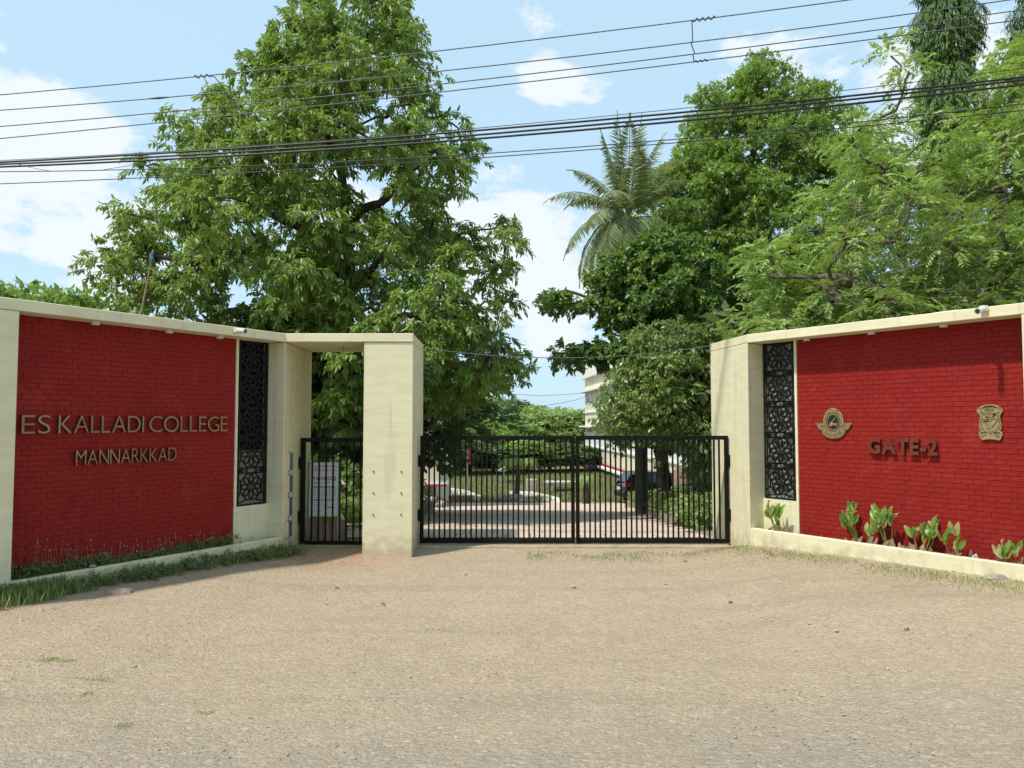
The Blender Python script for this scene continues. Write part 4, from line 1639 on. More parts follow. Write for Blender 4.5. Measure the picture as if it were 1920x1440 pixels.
# ------------------------------------------------------------------ left big tree
D = 17.0
out_l = [(515, -20), (560, -45), (700, -45), (772, 0), (778, 50), (792, 90), (838, 108), (845, 160), (880, 190), (888, 250), (900, 285), (868, 322), (855, 375), (835, 405),
         (880, 392), (925, 385), (965, 400), (978, 450), (1010, 490), (1004, 520), (975, 545), (968, 590), (985, 690), (955, 722), (925, 745), (880, 762), (850, 800), (790, 790), (700, 800),
         (600, 830), (565, 720), (480, 660), (300, 650), (240, 600), (232, 560), (186, 545), (168, 500), (198, 452), (232, 440), (215, 412), (202, 388), (252, 366), (250, 300), (272, 275), (300, 238),
         (350, 200), (398, 188), (376, 168), (430, 138), (428, 100), (500, 82), (524, 60), (503, 30)]
holes_l = [(726, 372, 17), (668, 347, 11), (765, 396, 12), (455, 430, 9), (560, 395, 8), (600, 160, 9), (905, 560, 12), (935, 620, 6), (480, 215, 8), (700, 170, 8), (240, 520, 12), (530, 440, 8), (825, 330, 10), (560, 80, 8), (350, 440, 9), (700, 440, 8), (420, 250, 7), (300, 400, 7), (860, 500, 8), (760, 200, 7), (640, 320, 7)]
CL = crown_clumps(out_l, D, 420, 3.0, 15, holes_l, seed=5, minsep=27)
trunk_l = [P(612, 900, D), P(617, 830, D), P(628, 760, D), P(643, 700, D), P(652, 620, D), P(655, 500, D), P(652, 440, D), P(643, 350, D), P(632, 260, D + .2), P(630, 170, D), P(640, 60, D)]
limb1 = [P(652, 430, D), P(675, 392, D - .3), P(712, 382, D - .5), P(735, 362, D - .6), P(748, 338, D - .6), P(800, 300, D - .8)]
limb2 = [P(650, 470, D), P(590, 440, D - .4), P(535, 415, D - .7), P(485, 392, D - .8), P(440, 350, D - .9), P(400, 320, D - 1)]
limb3 = [P(652, 520, D), P(560, 480, D - .8), P(440, 470, D - 1.2), P(400, 430, D - 1.5), P(330, 430, D - 1.6)]
limb4 = [P(652, 560, D), P(720, 480, D - .5), P(800, 470, D - .8), P(880, 470, D - .9), P(940, 500, D - 1)]
limb5 = [P(650, 620, D), P(760, 590, D - 1), P(860, 610, D - 1.3), P(930, 660, D - 1.4)]
limb6 = [P(640, 700, D), P(560, 650, D - 1), P(440, 600, D - 1.5), P(300, 560, D - 2)]
b0 = gp(P(612, 900, D).x, D)
trunk_l[0] = Vector((trunk_l[0].x, D, b0.z - .2))
rl = RNG.uniform(.26, .52, len(CL))
tree('broadleaf_tree', 'tall dark-limbed tree with drooping glossy leaves behind the left wall', b0,
     [(trunk_l, .22, .05, False), (limb1, .12, .05, True), (limb2, .11, .04, True), (limb3, .09, .035, True), (limb4, .09, .035, True), (limb5, .08, .03, True)],
     CL, rl, M['leaf_big'], M['bark'],
     dict(nsp=27, nl=12, L=.132, W=.044, droop=.75, flat=.62, twig=.22, up=.45), seed=3, skel=dict(k=.0085, pw=.46))

# ------------------------------------------------------------------ right trees
D = 26.5
out_d = [(1360, 160), (1385, 128), (1420, 104), (1466, 115), (1482, 150), (1532, 148), (1562, 198), (1604, 205), (1640, 300), (1640, 450), (1560, 640), (1350, 650), (1180, 660), (1150, 600), (1120, 560), (1095, 575), (1100, 540), (1140, 500),
         (1148, 430), (1190, 420), (1205, 385), (1188, 352), (1225, 318), (1258, 322), (1275, 290), (1262, 262), (1300, 230), (1290, 190), (1325, 172)]
CD = crown_clumps(out_d, D, 330, 3.2, 13, [(1250, 400, 6)], seed=8, minsep=26)
b0 = gp(P(1400, 900, D).x, D)
tr_ = [Vector((b0.x, D, b0.z - .2)), P(1400, 700, D), P(1390, 560, D), P(1370, 420, D), P(1410, 300, D), P(1425, 180, D)]
tree('broadleaf_tree', 'tallest dense bright-topped tree right of the coconut palm', b0, [(tr_, .24, .04, False), ([P(1395, 640, D), P(1290, 560, D - .5), P(1190, 500, D - 1)], .1, .03, True)],
     CD, RNG.uniform(.5, .8, len(CD)), M['leaf_dense'], M['bark'], dict(nsp=56, nl=12, L=.128, W=.06, droop=.35, flat=.6, twig=.2, up=.5, hexa=False), seed=4)

D = 20.5
out_k = [(1000, 560), (1030, 540), (1060, 560), (1100, 560), (1128, 500), (1165, 455), (1225, 420), (1300, 440), (1360, 520), (1330, 590), (1345, 700), (1240, 710), (1190, 700), (1125, 690), (1085, 694), (1040, 684), (996, 664), (1040, 650), (1100, 640), (1150, 622), (1100, 596), (1040, 590)]
CK = crown_clumps(out_k, D, 190, 2.0, 12, seed=9, minsep=17)
b0 = G(1252, 965)
tr_ = [b0 + Vector((0, 0, -.2)), P(1248, 930, b0.y), P(1243, 880, b0.y), P(1236, 830, b0.y - .2), P(1222, 760, b0.y - .4), P(1190, 680, D + .3), P(1160, 600, D)]
tree('broadleaf_tree', 'dark-leaved tree with a leaning trunk behind the right gate leaf', b0, [(tr_, .19, .08, False), ([P(1190, 680, D + .3), P(1110, 665, D), P(1040, 662, D)], .06, .03, True), ([P(1160, 600, D), P(1110, 560, D), P(1060, 545, D)], .06, .03, True)],
     CK, RNG.uniform(.3, .46, len(CK)), M['leaf_dark'], M['bark_pale'], dict(nsp=16, nl=11, L=.13, W=.075, droop=.5, flat=.55, twig=.18, up=.5, hexa=True), seed=5)

D = 17.5
out_o = [(1185, 640), (1200, 600), (1235, 615), (1262, 582), (1300, 625), (1335, 600), (1372, 640), (1372, 890), (1345, 935), (1305, 925), (1280, 850), (1225, 842), (1190, 815), (1140, 820), (1112, 790), (1150, 762), (1130, 735), (1165, 715), (1150, 690), (1190, 680)]
CO = crown_clumps(out_o, D, 150, 1.8, 15, [(1150, 705, 4)], seed=10, minsep=18)
b0 = gp(P(1318, 980, D).x, D)
tr_ = [Vector((b0.x, D, b0.z - .2)), P(1316, 900, D), P(1300, 820, D), P(1275, 740, D), P(1260, 660, D)]
tree('broadleaf_tree', 'smaller grey-green tree with fine leaves against the right cream pier', b0, [(tr_, .07, .03, False), ([P(1300, 820, D), P(1230, 780, D - .3), P(1170, 760, D - .4)], .04, .02, True)],
     CO, RNG.uniform(.16, .4, len(CO)), M['leaf_olive'], M['bark_pale'], dict(nsp=34, nl=10, L=.09, W=.038, droop=.7, flat=.8, twig=.16, up=.3, hexa=False), seed=6)
# straight reddish trunk further back
b0 = G(1211, 945)
D = b0.y
tr_ = [b0 + Vector((0, 0, -.2)), P(1210, 900, D), P(1206, 830, D), P(1200, 740, D), P(1195, 660, D)]
out_s = [(1130, 690), (1240, 660), (1300, 700), (1290, 830), (1215, 860), (1150, 850), (1120, 800)]
CS = crown_clumps(out_s, D, 50, 2.5, 10, seed=12, minsep=14)
tree('broadleaf_tree', 'slim tree with a straight reddish trunk beside the black car', b0, [(tr_, .13, .08, False)], CS, RNG.uniform(.45, .7, len(CS)), M['leaf_dark'], M['bark_red'],
     dict(nsp=16, nl=10, L=.17, W=.085, droop=.5, flat=.6, twig=.2, up=.5, hexa=False), seed=7)

D = 15.2
out_p = [(1345, 640), (1400, 570), (1352, 528), (1420, 470), (1500, 432), (1488, 380), (1590, 310), (1575, 262), (1600, 200), (1660, 190), (1690, 150), (1625, 100), (1655, 75), (1712, 100), (1725, 170), (1735, 225), (1800, 235), (1835, 215), (1845, 165), (1860, 128), (1890, 62), (1990, 50), (2090, 300), (2090, 680), (1345, 680)]
CPn = crown_clumps(out_p, D, 300, 2.4, 20, [(1690, 235, 12), (1625, 235, 8)], seed=14, minsep=28)
b0 = gp(P(1880, 900, D).x, D)
tr_ = [Vector((b0.x, D, b0.z - .2)), P(1885, 700, D), P(1872, 520, D), P(1865, 430, D), P(1880, 300, D), P(1900, 160, D)]
pin = tree('pinnate_tree', 'pale green feathery-leaved tree spreading above the right wall', b0,
           [(tr_, .1, .03, False), ([P(1872, 540, D), P(1760, 440, D - .4), P(1700, 330, D - .6), P(1640, 220, D - .5)], .045, .02, True), ([P(1878, 600, D), P(1700, 560, D - 1), P(1560, 520, D - 1.2), P(1440, 520, D - 1.2)], .05, .02, True)],
           CPn, RNG.uniform(.36, .6, len(CPn)), M['leaf_fern'], M['bark_pale'], dict(nsp=30, nl=15, L=.10, W=.034, droop=.8, flat=.7, twig=.32, up=.45, hexa=False, pinnate=True), seed=8)
# bare tangled twigs in front of that tree
tw = MB()
rg = random.Random(4)
for i in range(150):
    px, py = rg.uniform(1560, 1900), rg.uniform(380, 590)
    d = D - rg.uniform(1.2, 2.6)
    p = P(px, py, d)
    dirv = Vector((rg.uniform(-1, 1), rg.uniform(-.4, .4), rg.uniform(-.3, .8))).normalized()
    pts = [p]
    for k in range(5):
        dirv = (dirv + Vector((rg.uniform(-.5, .5), rg.uniform(-.3, .3), rg.uniform(-.35, .35)))).normalized()
        p = p + dirv * rg.uniform(.08, .2)
        pts.append(p)
    tw.tube(pts, [.006, .0055, .005, .004, .003, .002], 4, cap=False)
tag(tw.build('bare_twigs', M['twig'], pin, recalc=False), kind='stuff')

# ashoka columns


def ashoka(label, px, d, wpx, ytop):
    top = P(px, ytop, d)
    b = gp(top.x, d)
    t = empty('ashoka_tree', b, label, 'tree', 'tall columnar trees at the right')
    MB().tube([b, Vector((top.x, d, top.z))], [.13, .03], 8, cap=False).build('trunk', M['bark'], t, smooth=True, recalc=False)
    r_ = wpx / 2 / FPX * d
    N = 15000
    h = RNG.uniform(2.0, top.z, N)
    rr = r_ * np.clip((top.z - h) / .9 + .15, 0, 1) * (1 + .22 * np.sin(h * 3.1) + .12 * np.sin(h * 7.3 + 1)) * (1 - .3 * (h / top.z) * 0)
    an = RNG.uniform(0, 6.283, N)
    rad_ = rr * (RNG.random(N) ** .35)
    o = np.stack([top.x + np.cos(an) * rad_, d + np.sin(an) * rad_, h], 1)
    out_dir = np.stack([np.cos(an), np.sin(an), np.full(N, -1.5)], 1)
    ax = unit(out_dir + RNG.normal(size=(N, 3)) * .25)
    nl = 6
    si = np.repeat(np.arange(N), nl)
    tt = np.tile(np.linspace(0, 1, nl), N)[:, None]
    base = o[si] + ax[si] * tt * .22
    dd = unit(ax[si] * .9 + RNG.normal(size=base.shape) * .35 + np.array([0, 0, -.7]))
    nn = unit(np.stack([np.cos(an), np.sin(an), np.full(N, .5)], 1)[si] + RNG.normal(size=base.shape) * .4)
    L = RNG.uniform(.12, .2, len(base))
    V, F = leaves(base, dd, nn, L, L * .2, hexa=False)
    shd = RNG.random(N)[si] * .6 + RNG.random(len(base)) * .4
    tag(np_mesh('crown', V, F, M['leaf_ashoka'], t, shd), kind='stuff')


ashoka('left and more fully seen of two columnar drooping trees at the upper right', 1762, 20.5, 104, -420)
ashoka('columnar drooping tree cut off by the right picture edge', 1952, 20.0, 110, -460)


# ------------------------------------------------------------------ palms
def frond(base, dirv, L, droop, nleaf, leafL, roll=0, width=.035, curl=.9):
    """returns rachis points and leaflet arrays"""
    dirv = Vector(dirv).normalized()
    pts = [Vector(base)]
    d = dirv.copy()
    n = 14
    for i in range(n):
        d = (d + Vector((0, 0, -droop / n * (1 + i * .12)))).normalized()
        pts.append(pts[-1] + d * L / n)
    A_ = np.array([tuple(p) for p in pts])
    t = np.linspace(.12, .99, nleaf)
    idx = t * n
    i0 = np.minimum(idx.astype(int), n - 1)
    fr = (idx - i0)[:, None]
    pos = A_[i0] * (1 - fr) + A_[i0 + 1] * fr
    tan = unit(A_[i0 + 1] - A_[i0])
    side_ = unit(np.cross(tan, np.array([0, 0, 1.0]) + np.array([.01, .02, 0])))
    upv = np.cross(side_, tan)
    Ps, Ds, Ns, Ls = [], [], [], []
    for sg in (-1, 1):
        d_ = unit(side_ * sg * 1.0 + tan * .75 + np.array([0, 0, -.45 * curl]) + RNG.normal(size=pos.shape) * .10)
        Ps.append(pos)
        Ds.append(d_)
        Ns.append(unit(upv + side_ * sg * -.35 + RNG.normal(size=pos.shape) * .15))
        Ls.append(leafL * np.sin(np.clip(t * 1.02 + .08, 0, 1) * math.pi) ** .55 * RNG.uniform(.85, 1.1, nleaf) + .04)
    return pts, np.concatenate(Ps), np.concatenate(Ds), np.concatenate(Ns), np.concatenate(Ls)


def palm(name, label, base, crown, specs, leafm, nleaf, leafL, lw, trunk_r, cat='palm', nuts=0):
    t = empty(name, base, label, cat)
    b, c_ = Vector(base), Vector(crown)
    if (c_ - b).length > .2:
        pts = [b + (c_ - b) * k + Vector((math.sin(k * 3) * .12 * (c_ - b).length / 10, 0, 0)) for k in np.linspace(0, 1, 10)]
        MB().tube(pts, [trunk_r * (1.25 - .45 * k) for k in np.linspace(0, 1, 10)], 10, cap=False).build('trunk', M['bark_pale'], t, smooth=True, recalc=False)
    for (az, el, L, droop) in specs:
        dv = Vector((math.cos(az) * math.cos(el), math.sin(az) * math.cos(el), math.sin(el)))
        pts, p_, d_, n_, L_ = frond(c_, dv, L, droop, nleaf, leafL)
        fr_ = MB().tube(pts, [.03 * L / 4 * (1 - .85 * k / 14) + .002 for k in range(15)], 4, cap=False).build('frond', leafm, t, recalc=False)
        V, F = leaves(p_, d_, n_, L_, np.full(len(L_), lw), hexa=False, curl=.35)
        tag(np_mesh('leaflets', V, F, leafm, fr_, RNG.random(len(F))), kind='stuff')
    if nuts:
        for i in range(nuts):
            a = i * 2.4
            MB().lathe(c_ + Vector((math.cos(a) * .25, math.sin(a) * .25, -.35 - .1 * (i % 2))), [(.02, -.13), (.09, -.07), (.11, 0), (.09, .08), (.02, .13)], 10).build('coconut', M['leaf_ashoka'], t, smooth=True)
    return t


D = 22.0
cr_ = P(1178, 412, D)
specs = []
for (tx, ty, dep, dr) in [(1020, 350, -.5, .9), (1035, 460, -.8, 1.3), (1075, 540, -1.0, 1.9), (1105, 555, -1.4, 2.0), (1065, 320, .4, .75), (1115, 255, .2, .25), (1150, 225, .3, .12), (1215, 232, .2, .2), (1185, 222, -.4, .2), (1265, 270, .3, .6),
                          (1300, 330, -.2, .9), (1090, 400, -1.5, 1.2), (1120, 480, -1.8, 1.7), (1160, 500, -1.8, 1.9), (1240, 520, -1.4, 1.8), (1290, 440, -.9, 1.2), (1060, 370, 1.6, .9), (1280, 300, 1.8, .7), (1140, 300, 1.5, .5), (1200, 280, -1.0, .35), (1140, 340, -1.6, .9)]:
    v = P(tx, ty, D + dep * 1.1) - cr_
    L = v.length * 1.08
    # aim a bit above the tip so the droop brings the tip down to it
    el = math.asin(max(-1, min(1, v.z / v.length))) + dr * .52
    specs.append((math.atan2(v.y, v.x), min(el, 1.5), L, dr * 1.0))
palm('coconut_palm', 'coconut palm with grey-green fronds between the two big trees', gp(cr_.x + .3, D), cr_, specs, M['palm'], 90, .56, .042, .14, nuts=6)

# small palms inside the compound
b0 = G(968, 938)
D = b0.y
c_ = P(972, 868, D)
palm('small_palm', 'small palm on a short trunk amid the rocks beyond the paving', b0, c_, [(a, .75, 1.5, 1.5) for a in np.arange(0, 6.2, .7)], M['leaf_far'], 26, .42, .05, .12)
b0 = G(1098, 946)
D = b0.y
palm('small_palm', 'young palm by the lawn left of the black car', b0, P(1098, 896, D), [(a, .6, 1.1, 1.6) for a in np.arange(.3, 6.4, .8)], M['leaf_far'], 22, .3, .04, .13)
# areca clump seen through the wicket gate
for lab, (x, y), h, n_ in (('bushy areca palm behind the wicket gate near the pillar', (-2.75, 14.0), .15, 13), ('taller feathery palm seen through the doorway above the wicket gate', (-3.0, 16.0), 1.5, 12)):
    b0 = gp(x, y)
    palm('areca_palm', lab, b0, b0 + Vector((0, 0, h)), [(a + .3 * (i % 3), .95 + .12 * (i % 3), 1.05 + .2 * (i % 2), 1.3) for i, a in enumerate(np.linspace(0, 6.0, n_))], M['leaf_olive'], 34, .30, .026, .05, nuts=0)

# ------------------------------------------------------------------ background trees


def proto_tree(leafm, bark, seed, R_=3.0, H=6.0, n=70, nsp=16, nl=9, L=.34):
    rg = np.random.default_rng(seed)
    C = []
    while len(C) < n:
        p = rg.uniform(-1, 1, 3)
        if 0.35 < np.linalg.norm(p) < 1:
            C.append(p * np.array([R_, R_, R_ * .78]) + np.array([0, 0, H - R_ * .6]))
    C = np.array(C)
    t = bpy.data.objects.new('background_tree', None)
    COL.objects.link(t)
    BASE[t.name] = Vector((0, 0, 0))
    skeleton([([Vector((0, 0, -.3)), Vector((.1, 0, H * .4)), Vector((0, .1, H * .8))], .2, .06, False)], C, seed=seed).build('trunk', bark, t, recalc=False, smooth=True)
    V, F, sh = sprays(C, np.full(n, R_ * .3), nsp=nsp, nl=nl, L=L, W=L * .55, droop=.3, flat=.7, twig=.5, up=.6, hexa=False)
    tag(np_mesh('crown', V, F, leafm, t, sh), kind='stuff')
    return t


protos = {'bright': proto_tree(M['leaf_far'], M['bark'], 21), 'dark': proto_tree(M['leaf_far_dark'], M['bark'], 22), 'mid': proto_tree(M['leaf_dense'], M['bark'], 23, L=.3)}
used = set()


def put(kind, loc, s, rz, label, group='trees beyond the gate'):
    src = protos[kind]
    if kind in used:
        o = src.copy()
        COL.objects.link(o)
        for ch in src.children:
            c2 = ch.copy()
            COL.objects.link(c2)
            c2.parent = o
    else:
        o = src
        used.add(kind)
    o.location = loc
    o.scale = (s[0], s[0], s[1])
    o.rotation_euler = (0, 0, rz)
    tag(o, label, 'tree', group)


# (px, top y, distance, width scale, kind, label)
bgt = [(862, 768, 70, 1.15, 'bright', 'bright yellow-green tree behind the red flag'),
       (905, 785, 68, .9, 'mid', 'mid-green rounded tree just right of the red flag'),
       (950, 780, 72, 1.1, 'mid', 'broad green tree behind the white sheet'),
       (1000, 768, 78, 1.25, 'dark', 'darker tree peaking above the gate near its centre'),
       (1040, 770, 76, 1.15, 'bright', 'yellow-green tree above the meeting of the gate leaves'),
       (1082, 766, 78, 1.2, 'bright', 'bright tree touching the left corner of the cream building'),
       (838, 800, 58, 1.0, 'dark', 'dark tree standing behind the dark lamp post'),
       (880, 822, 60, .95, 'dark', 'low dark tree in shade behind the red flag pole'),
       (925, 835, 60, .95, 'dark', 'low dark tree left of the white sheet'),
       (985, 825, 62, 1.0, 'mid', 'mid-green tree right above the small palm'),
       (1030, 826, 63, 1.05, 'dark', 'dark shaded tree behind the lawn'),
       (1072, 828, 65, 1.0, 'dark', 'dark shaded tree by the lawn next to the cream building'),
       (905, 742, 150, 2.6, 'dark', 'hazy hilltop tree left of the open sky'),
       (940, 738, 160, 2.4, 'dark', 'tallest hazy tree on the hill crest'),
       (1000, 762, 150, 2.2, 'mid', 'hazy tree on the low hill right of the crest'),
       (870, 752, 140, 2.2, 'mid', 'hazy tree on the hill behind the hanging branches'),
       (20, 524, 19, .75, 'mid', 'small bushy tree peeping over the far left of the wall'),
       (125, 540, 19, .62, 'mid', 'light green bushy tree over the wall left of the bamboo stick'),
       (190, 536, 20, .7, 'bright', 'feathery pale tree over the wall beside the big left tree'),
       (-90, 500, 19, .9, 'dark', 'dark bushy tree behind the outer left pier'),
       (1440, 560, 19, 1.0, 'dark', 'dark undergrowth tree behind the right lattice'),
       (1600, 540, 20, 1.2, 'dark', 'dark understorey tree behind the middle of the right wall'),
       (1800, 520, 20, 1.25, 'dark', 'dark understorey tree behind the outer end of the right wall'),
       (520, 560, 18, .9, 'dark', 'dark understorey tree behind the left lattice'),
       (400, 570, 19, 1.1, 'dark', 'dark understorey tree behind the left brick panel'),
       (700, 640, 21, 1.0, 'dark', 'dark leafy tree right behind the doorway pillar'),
       ]
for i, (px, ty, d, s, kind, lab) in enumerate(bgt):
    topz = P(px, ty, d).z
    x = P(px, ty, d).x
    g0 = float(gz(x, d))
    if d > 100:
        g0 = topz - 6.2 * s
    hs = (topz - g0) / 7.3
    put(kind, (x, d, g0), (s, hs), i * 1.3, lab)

# low hill far off
hx = np.linspace(-160, 120, 50)
hy = np.linspace(120, 420, 20)
X, Y = np.meshgrid(hx, hy)
Z = -3.2 + (5.0 * np.exp(-((X + 10) / 90) ** 2) + 4.2 * np.exp(-((X + 11) / 13) ** 2)) * np.sin(np.clip((Y - 120) / 300, 0, 1) * math.pi) ** .7 + np.sin(X * .21) * .5 + np.sin(Y * .17 + X * .1) * .6
V = np.stack([X, Y, Z], -1).reshape(-1, 3)
i = np.arange(19 * 50).reshape(19, 50)[:, :-1].ravel()
F = np.stack([i, i + 1, i + 51, i + 50], 1)
tag(np_mesh('hills', V, F, M['hill']), 'low wooded hill on the horizon beyond the gate', kind='structure')
N = 3200
x = RNG.uniform(-110, 90, N)
y = RNG.uniform(130, 280, N)
z = -3.2 + (5.0 * np.exp(-((x + 10) / 90) ** 2) + 4.2 * np.exp(-((x + 11) / 13) ** 2)) * np.sin(np.clip((y - 120) / 300, 0, 1) * math.pi) ** .7
C = np.stack([x, y, z + 1.2 + RNG.random(N) * 1.5], 1)
V, F, sh = sprays(C, np.full(N, 2.2), nsp=5, nl=6, L=1.1, W=.7, droop=.2, flat=.8, twig=1.2, up=.7, hexa=False)
tag(np_mesh('far_wood', V, F, M['leaf_far'], None, sh), 'distant woodland covering the low hill', kind='stuff')


# ------------------------------------------------------------------ buildings
def building_right():
    A0 = Vector((6.85, 72.0))
    A1 = Vector((8.85, 38.0))
    dv = (A1 - A0).normalized()
    nv = Vector((-abs(dv.y), -abs(dv.x) * 1)) if False else Vector((dv.y, -dv.x))
    if nv.x > 0:
        nv = -nv

    def FB2(s, o, z):
        p = A0 + dv * s - nv * o
        return Vector((p.x, p.y, z))
    L = (A1 - A0).length
    base = (A0.x + 4, 55, -4)
    t = empty('college_building', base, 'long cream four-storey building receding behind the right-hand trees', 'building')
    MB().fbox(FB2, 0, L, 0, 12, -5.2, 7.0).build('wall', M['wall_far'], t)
    MB().fbox(FB2, -.25, L + .2, -.35, 12.2, 5.9, 7.15).build('parapet', M['wall_far2'], t)
    for z in (4.62, 2.75, 1.45, -.3, -1.75):
        MB().fbox(FB2, -.5, L + .2, -.55 if z in (4.62, 1.45, -1.75) else -.12, 0, z, z + .13).build('sunshade', M['wall_far2'], t)
    MB().fbox(FB2, -.02, L, -.03, 0, -.17, 1.0).build('white_band', M['wall_far2'], t)
    MB().fbox(FB2, -.1, L, -.14, -.03, -1.6, -1.45).build('red_band', M['red_trim'], t)
    for z0, z1 in ((3.55, 4.6), (.25, 1.42), (-3.2, -1.78)):
        s = 1.4
        while s < L - 3:
            f = MB()
            f.fbox(FB2, s, s + 1.9, -.05, .0, z0, z0 + .08).fbox(FB2, s, s + 1.9, -.05, .0, z1 - .08, z1 - .001).fbox(FB2, s, s + .08, -.05, 0, z0 + .08, z1 - .08).fbox(FB2, s + 1.82, s + 1.9, -.05, 0, z0 + .08, z1 - .08).fbox(FB2, s + .91, s + .99, -.05, 0, z0 + .08, z1 - .08)
            w_ = f.build('window', M['wall_far2'], t)
            MB().fbox(FB2, s + .08, s + 1.82, -.02, -.002, z0 + .08, z1 - .08).build('pane', M['glass'], w_)
            s += 5.2
    MB().tube([FB2(.6, -.6, -1.5), FB2(.6, -.6, -5)], .07, 8).build('drainpipe', M['red_trim'], t)


building_right()


def building_left():
    D_ = 29.0
    xr = P(826, 800, D_).x
    base = (xr - 3, D_ + 2, -1.4)
    t = empty('hostel_building', base, 'cream building with railed balconies behind the doorway pillar', 'building')
    x0 = xr - 8.5
    MB().box(x0, xr - .3, D_ + 1.5, D_ + 8, -2, 5.6).build('wall', M['wall_far'], t)
    zf = [P(800, 905, D_).z, P(800, 762, D_).z, P(800, 640, D_).z]
    for k, z in enumerate(zf):
        MB().box(x0, xr + (.25 if k == 0 else 0), D_ - .1, D_ + 1.498, z - .12, z).build('balcony_slab', M['wall_far2'], t)
        if k < 2:
            MB().box(x0, xr - .02, D_, D_ + .12, z + .001, z + .62).build('parapet', M['wall_far'], t)
            r_ = MB().box(x0, xr - .03, D_ + .03, D_ + .08, z + 1.38, z + 1.44)
            r_.box(x0, xr - .03, D_ + .03, D_ + .08, z + .63, z + .67)
            rr_ = r_.build('railing', M['rail'], t)
            x = x0 + .1
            b_ = MB()
            while x < xr - .05:
                b_.box(x - .012, x + .012, D_ + .04, D_ + .065, z + .67, z + 1.38)
                x += .13
            tag(b_.build('baluster', M['rail'], rr_, recalc=False), kind='stuff')
    MB().box(x0, xr + .26, D_ - .12, D_ - .1, zf[0] - .13, zf[0] - .06).build('red_fascia', M['red_trim'], t)
    for k in range(7):
        x = xr - .45 - k * 1.05
        MB().box(x - .14, x + .14, D_ + .2, D_ + .45, -2, zf[2] - .13).build('column', M['column'], t)
    rf = MB().box(x0 - .3, xr + .4, D_ - .4, D_ + 8.4, 5.6, 5.85).build('roof', M['wall_far2'], t)


building_left()

# steps railing in front of it
a, b = P(797, 921, 27.5), P(850, 945, 26.5)
a.z = CAMZ - (921 - 792) / FPX * 27.5
rl_ = empty('stair_railing', gp(b.x, 27), 'black handrail sloping down beside the steps behind the gate', 'railing')
MB().tube([a + Vector((-2.5, 0, 0.6)), a, b], .028, 6).build('handrail', M['rail'], rl_)
for k in range(12):
    p = a.lerp(b, k / 11)
    MB().box(p.x - .012, p.x + .012, p.y - .012, p.y + .012, float(gz(p.x, p.y)), p.z).build('baluster', M['rail'], rl_)
st_ = empty('garden_steps', gp(-3.3, 27.5), 'pale steps rising to the balcony building', 'steps')
for k in range(4):
    MB().box(-5.5, -2.5 - k * .3, 27.6 + k * .3, 29 + k * .3, -1.8, float(gz(0, 27.6)) + .15 * (k + 1)).build('step', M['concrete'], st_)
# laterite retaining wall bit
rw = MB()
p0, p1 = G(826, 944), G(884, 944)
tag(MB().box(p0.x - 1.6, p1.x, p0.y + .2, p0.y + .6, p0.z - .3, p0.z + .34).build('low_wall', M['wall_pink'], bevel=.02, base=(p0.x, p0.y, p0.z)), 'low reddish brick edging wall at the far left of the paving', 'wall')

# poles and flags
b0 = G(824, 943)
fp = empty('flagpole', b0, 'pale flagpole with a hanging white flag by the balcony building', 'flagpole', 'flagpoles beyond the gate')
tz = P(824, 800, b0.y).z
MB().tube([b0, (b0.x, b0.y, tz)], [.035, .025], 8).build('pole', M['steel'], fp)


def flag(x, y, ztop, h, wd, m_, parent, sgn=-1):
    mb = MB()
    nx, nz_ = 8, 12
    vs = []
    for j in range(nz_ + 1):
        for i in range(nx + 1):
            u, v = i / nx, j / nz_
            sw = math.sin(v * 5 + u * 7) * .05
            width = wd * (.35 + .65 * math.sin(min(1, v * 1.15) * math.pi * .85))
            vs.append((x + sgn * (u * width + .02), y + math.sin(u * 9 + v * 3) * .07 * (u + .2), ztop - v * h + .06 * math.sin(u * 5) - u * .25 * h * (1 - v)))
    fs = [(j * (nx + 1) + i, j * (nx + 1) + i + 1, (j + 1) * (nx + 1) + i + 1, (j + 1) * (nx + 1) + i) for j in range(nz_) for i in range(nx)]
    return mb.add(vs, fs).build('flag', m_, parent, smooth=True, recalc=False)


flag(b0.x, b0.y, P(824, 824, b0.y).z, 1.05, .30, M['flag_white'], fp, -1)
b0 = Vector((P(876, 925, 43).x, 43, float(gz(P(876, 925, 43).x, 43))))
fp = empty('flagpole', b0, 'thin flagpole with a drooping red flag seen through the left gate leaf', 'flagpole', 'flagpoles beyond the gate')
MB().tube([b0, (b0.x, b0.y, P(876, 808, 43).z)], [.05, .04], 8).build('pole', M['steel'], fp)
flag(b0.x, b0.y, P(876, 822, 43).z, 1.4, .24, M['flag_red'], fp, 1)
b0 = G(828, 946)
lp = empty('lamp_post', b0, 'dark green post rising above the gate beside the balcony building', 'post')
MB().tube([b0, (b0.x, b0.y, P(828, 735, b0.y).z)], [.075, .055], 8).build('pole', M['pole_dark'], lp)
MB().box(b0.x - .12, b0.x + .12, b0.y - .12, b0.y + .12, b0.z, b0.z + .12).build('base_plate', M['concrete'], lp)

# canopy sheet, rocks, bench
a = P(935, 880, 50)
sh_ = MB()
q = [P(932, 882, 50), P(950, 872, 49), P(970, 866, 50), P(962, 872, 51.5), P(945, 884, 51.5)]
sh_.add([tuple(p) for p in q] + [tuple(p + Vector((0, 0, -.05))) for p in q], [(0, 1, 2, 3, 4), (9, 8, 7, 6, 5)] + [(i, (i + 1) % 5, 5 + (i + 1) % 5, 5 + i) for i in range(5)])
cn = empty('awning', gp(a.x, 50), 'small white awning sheet among the trees beyond the paving', 'awning')
sh_.build('sheet', M['sheet'], cn)
for p in (q[0], q[2], q[3], q[4]):
    MB().tube([p, (p.x, p.y, float(gz(p.x, p.y)))], .04, 6).build('pole', M['steel'], cn)


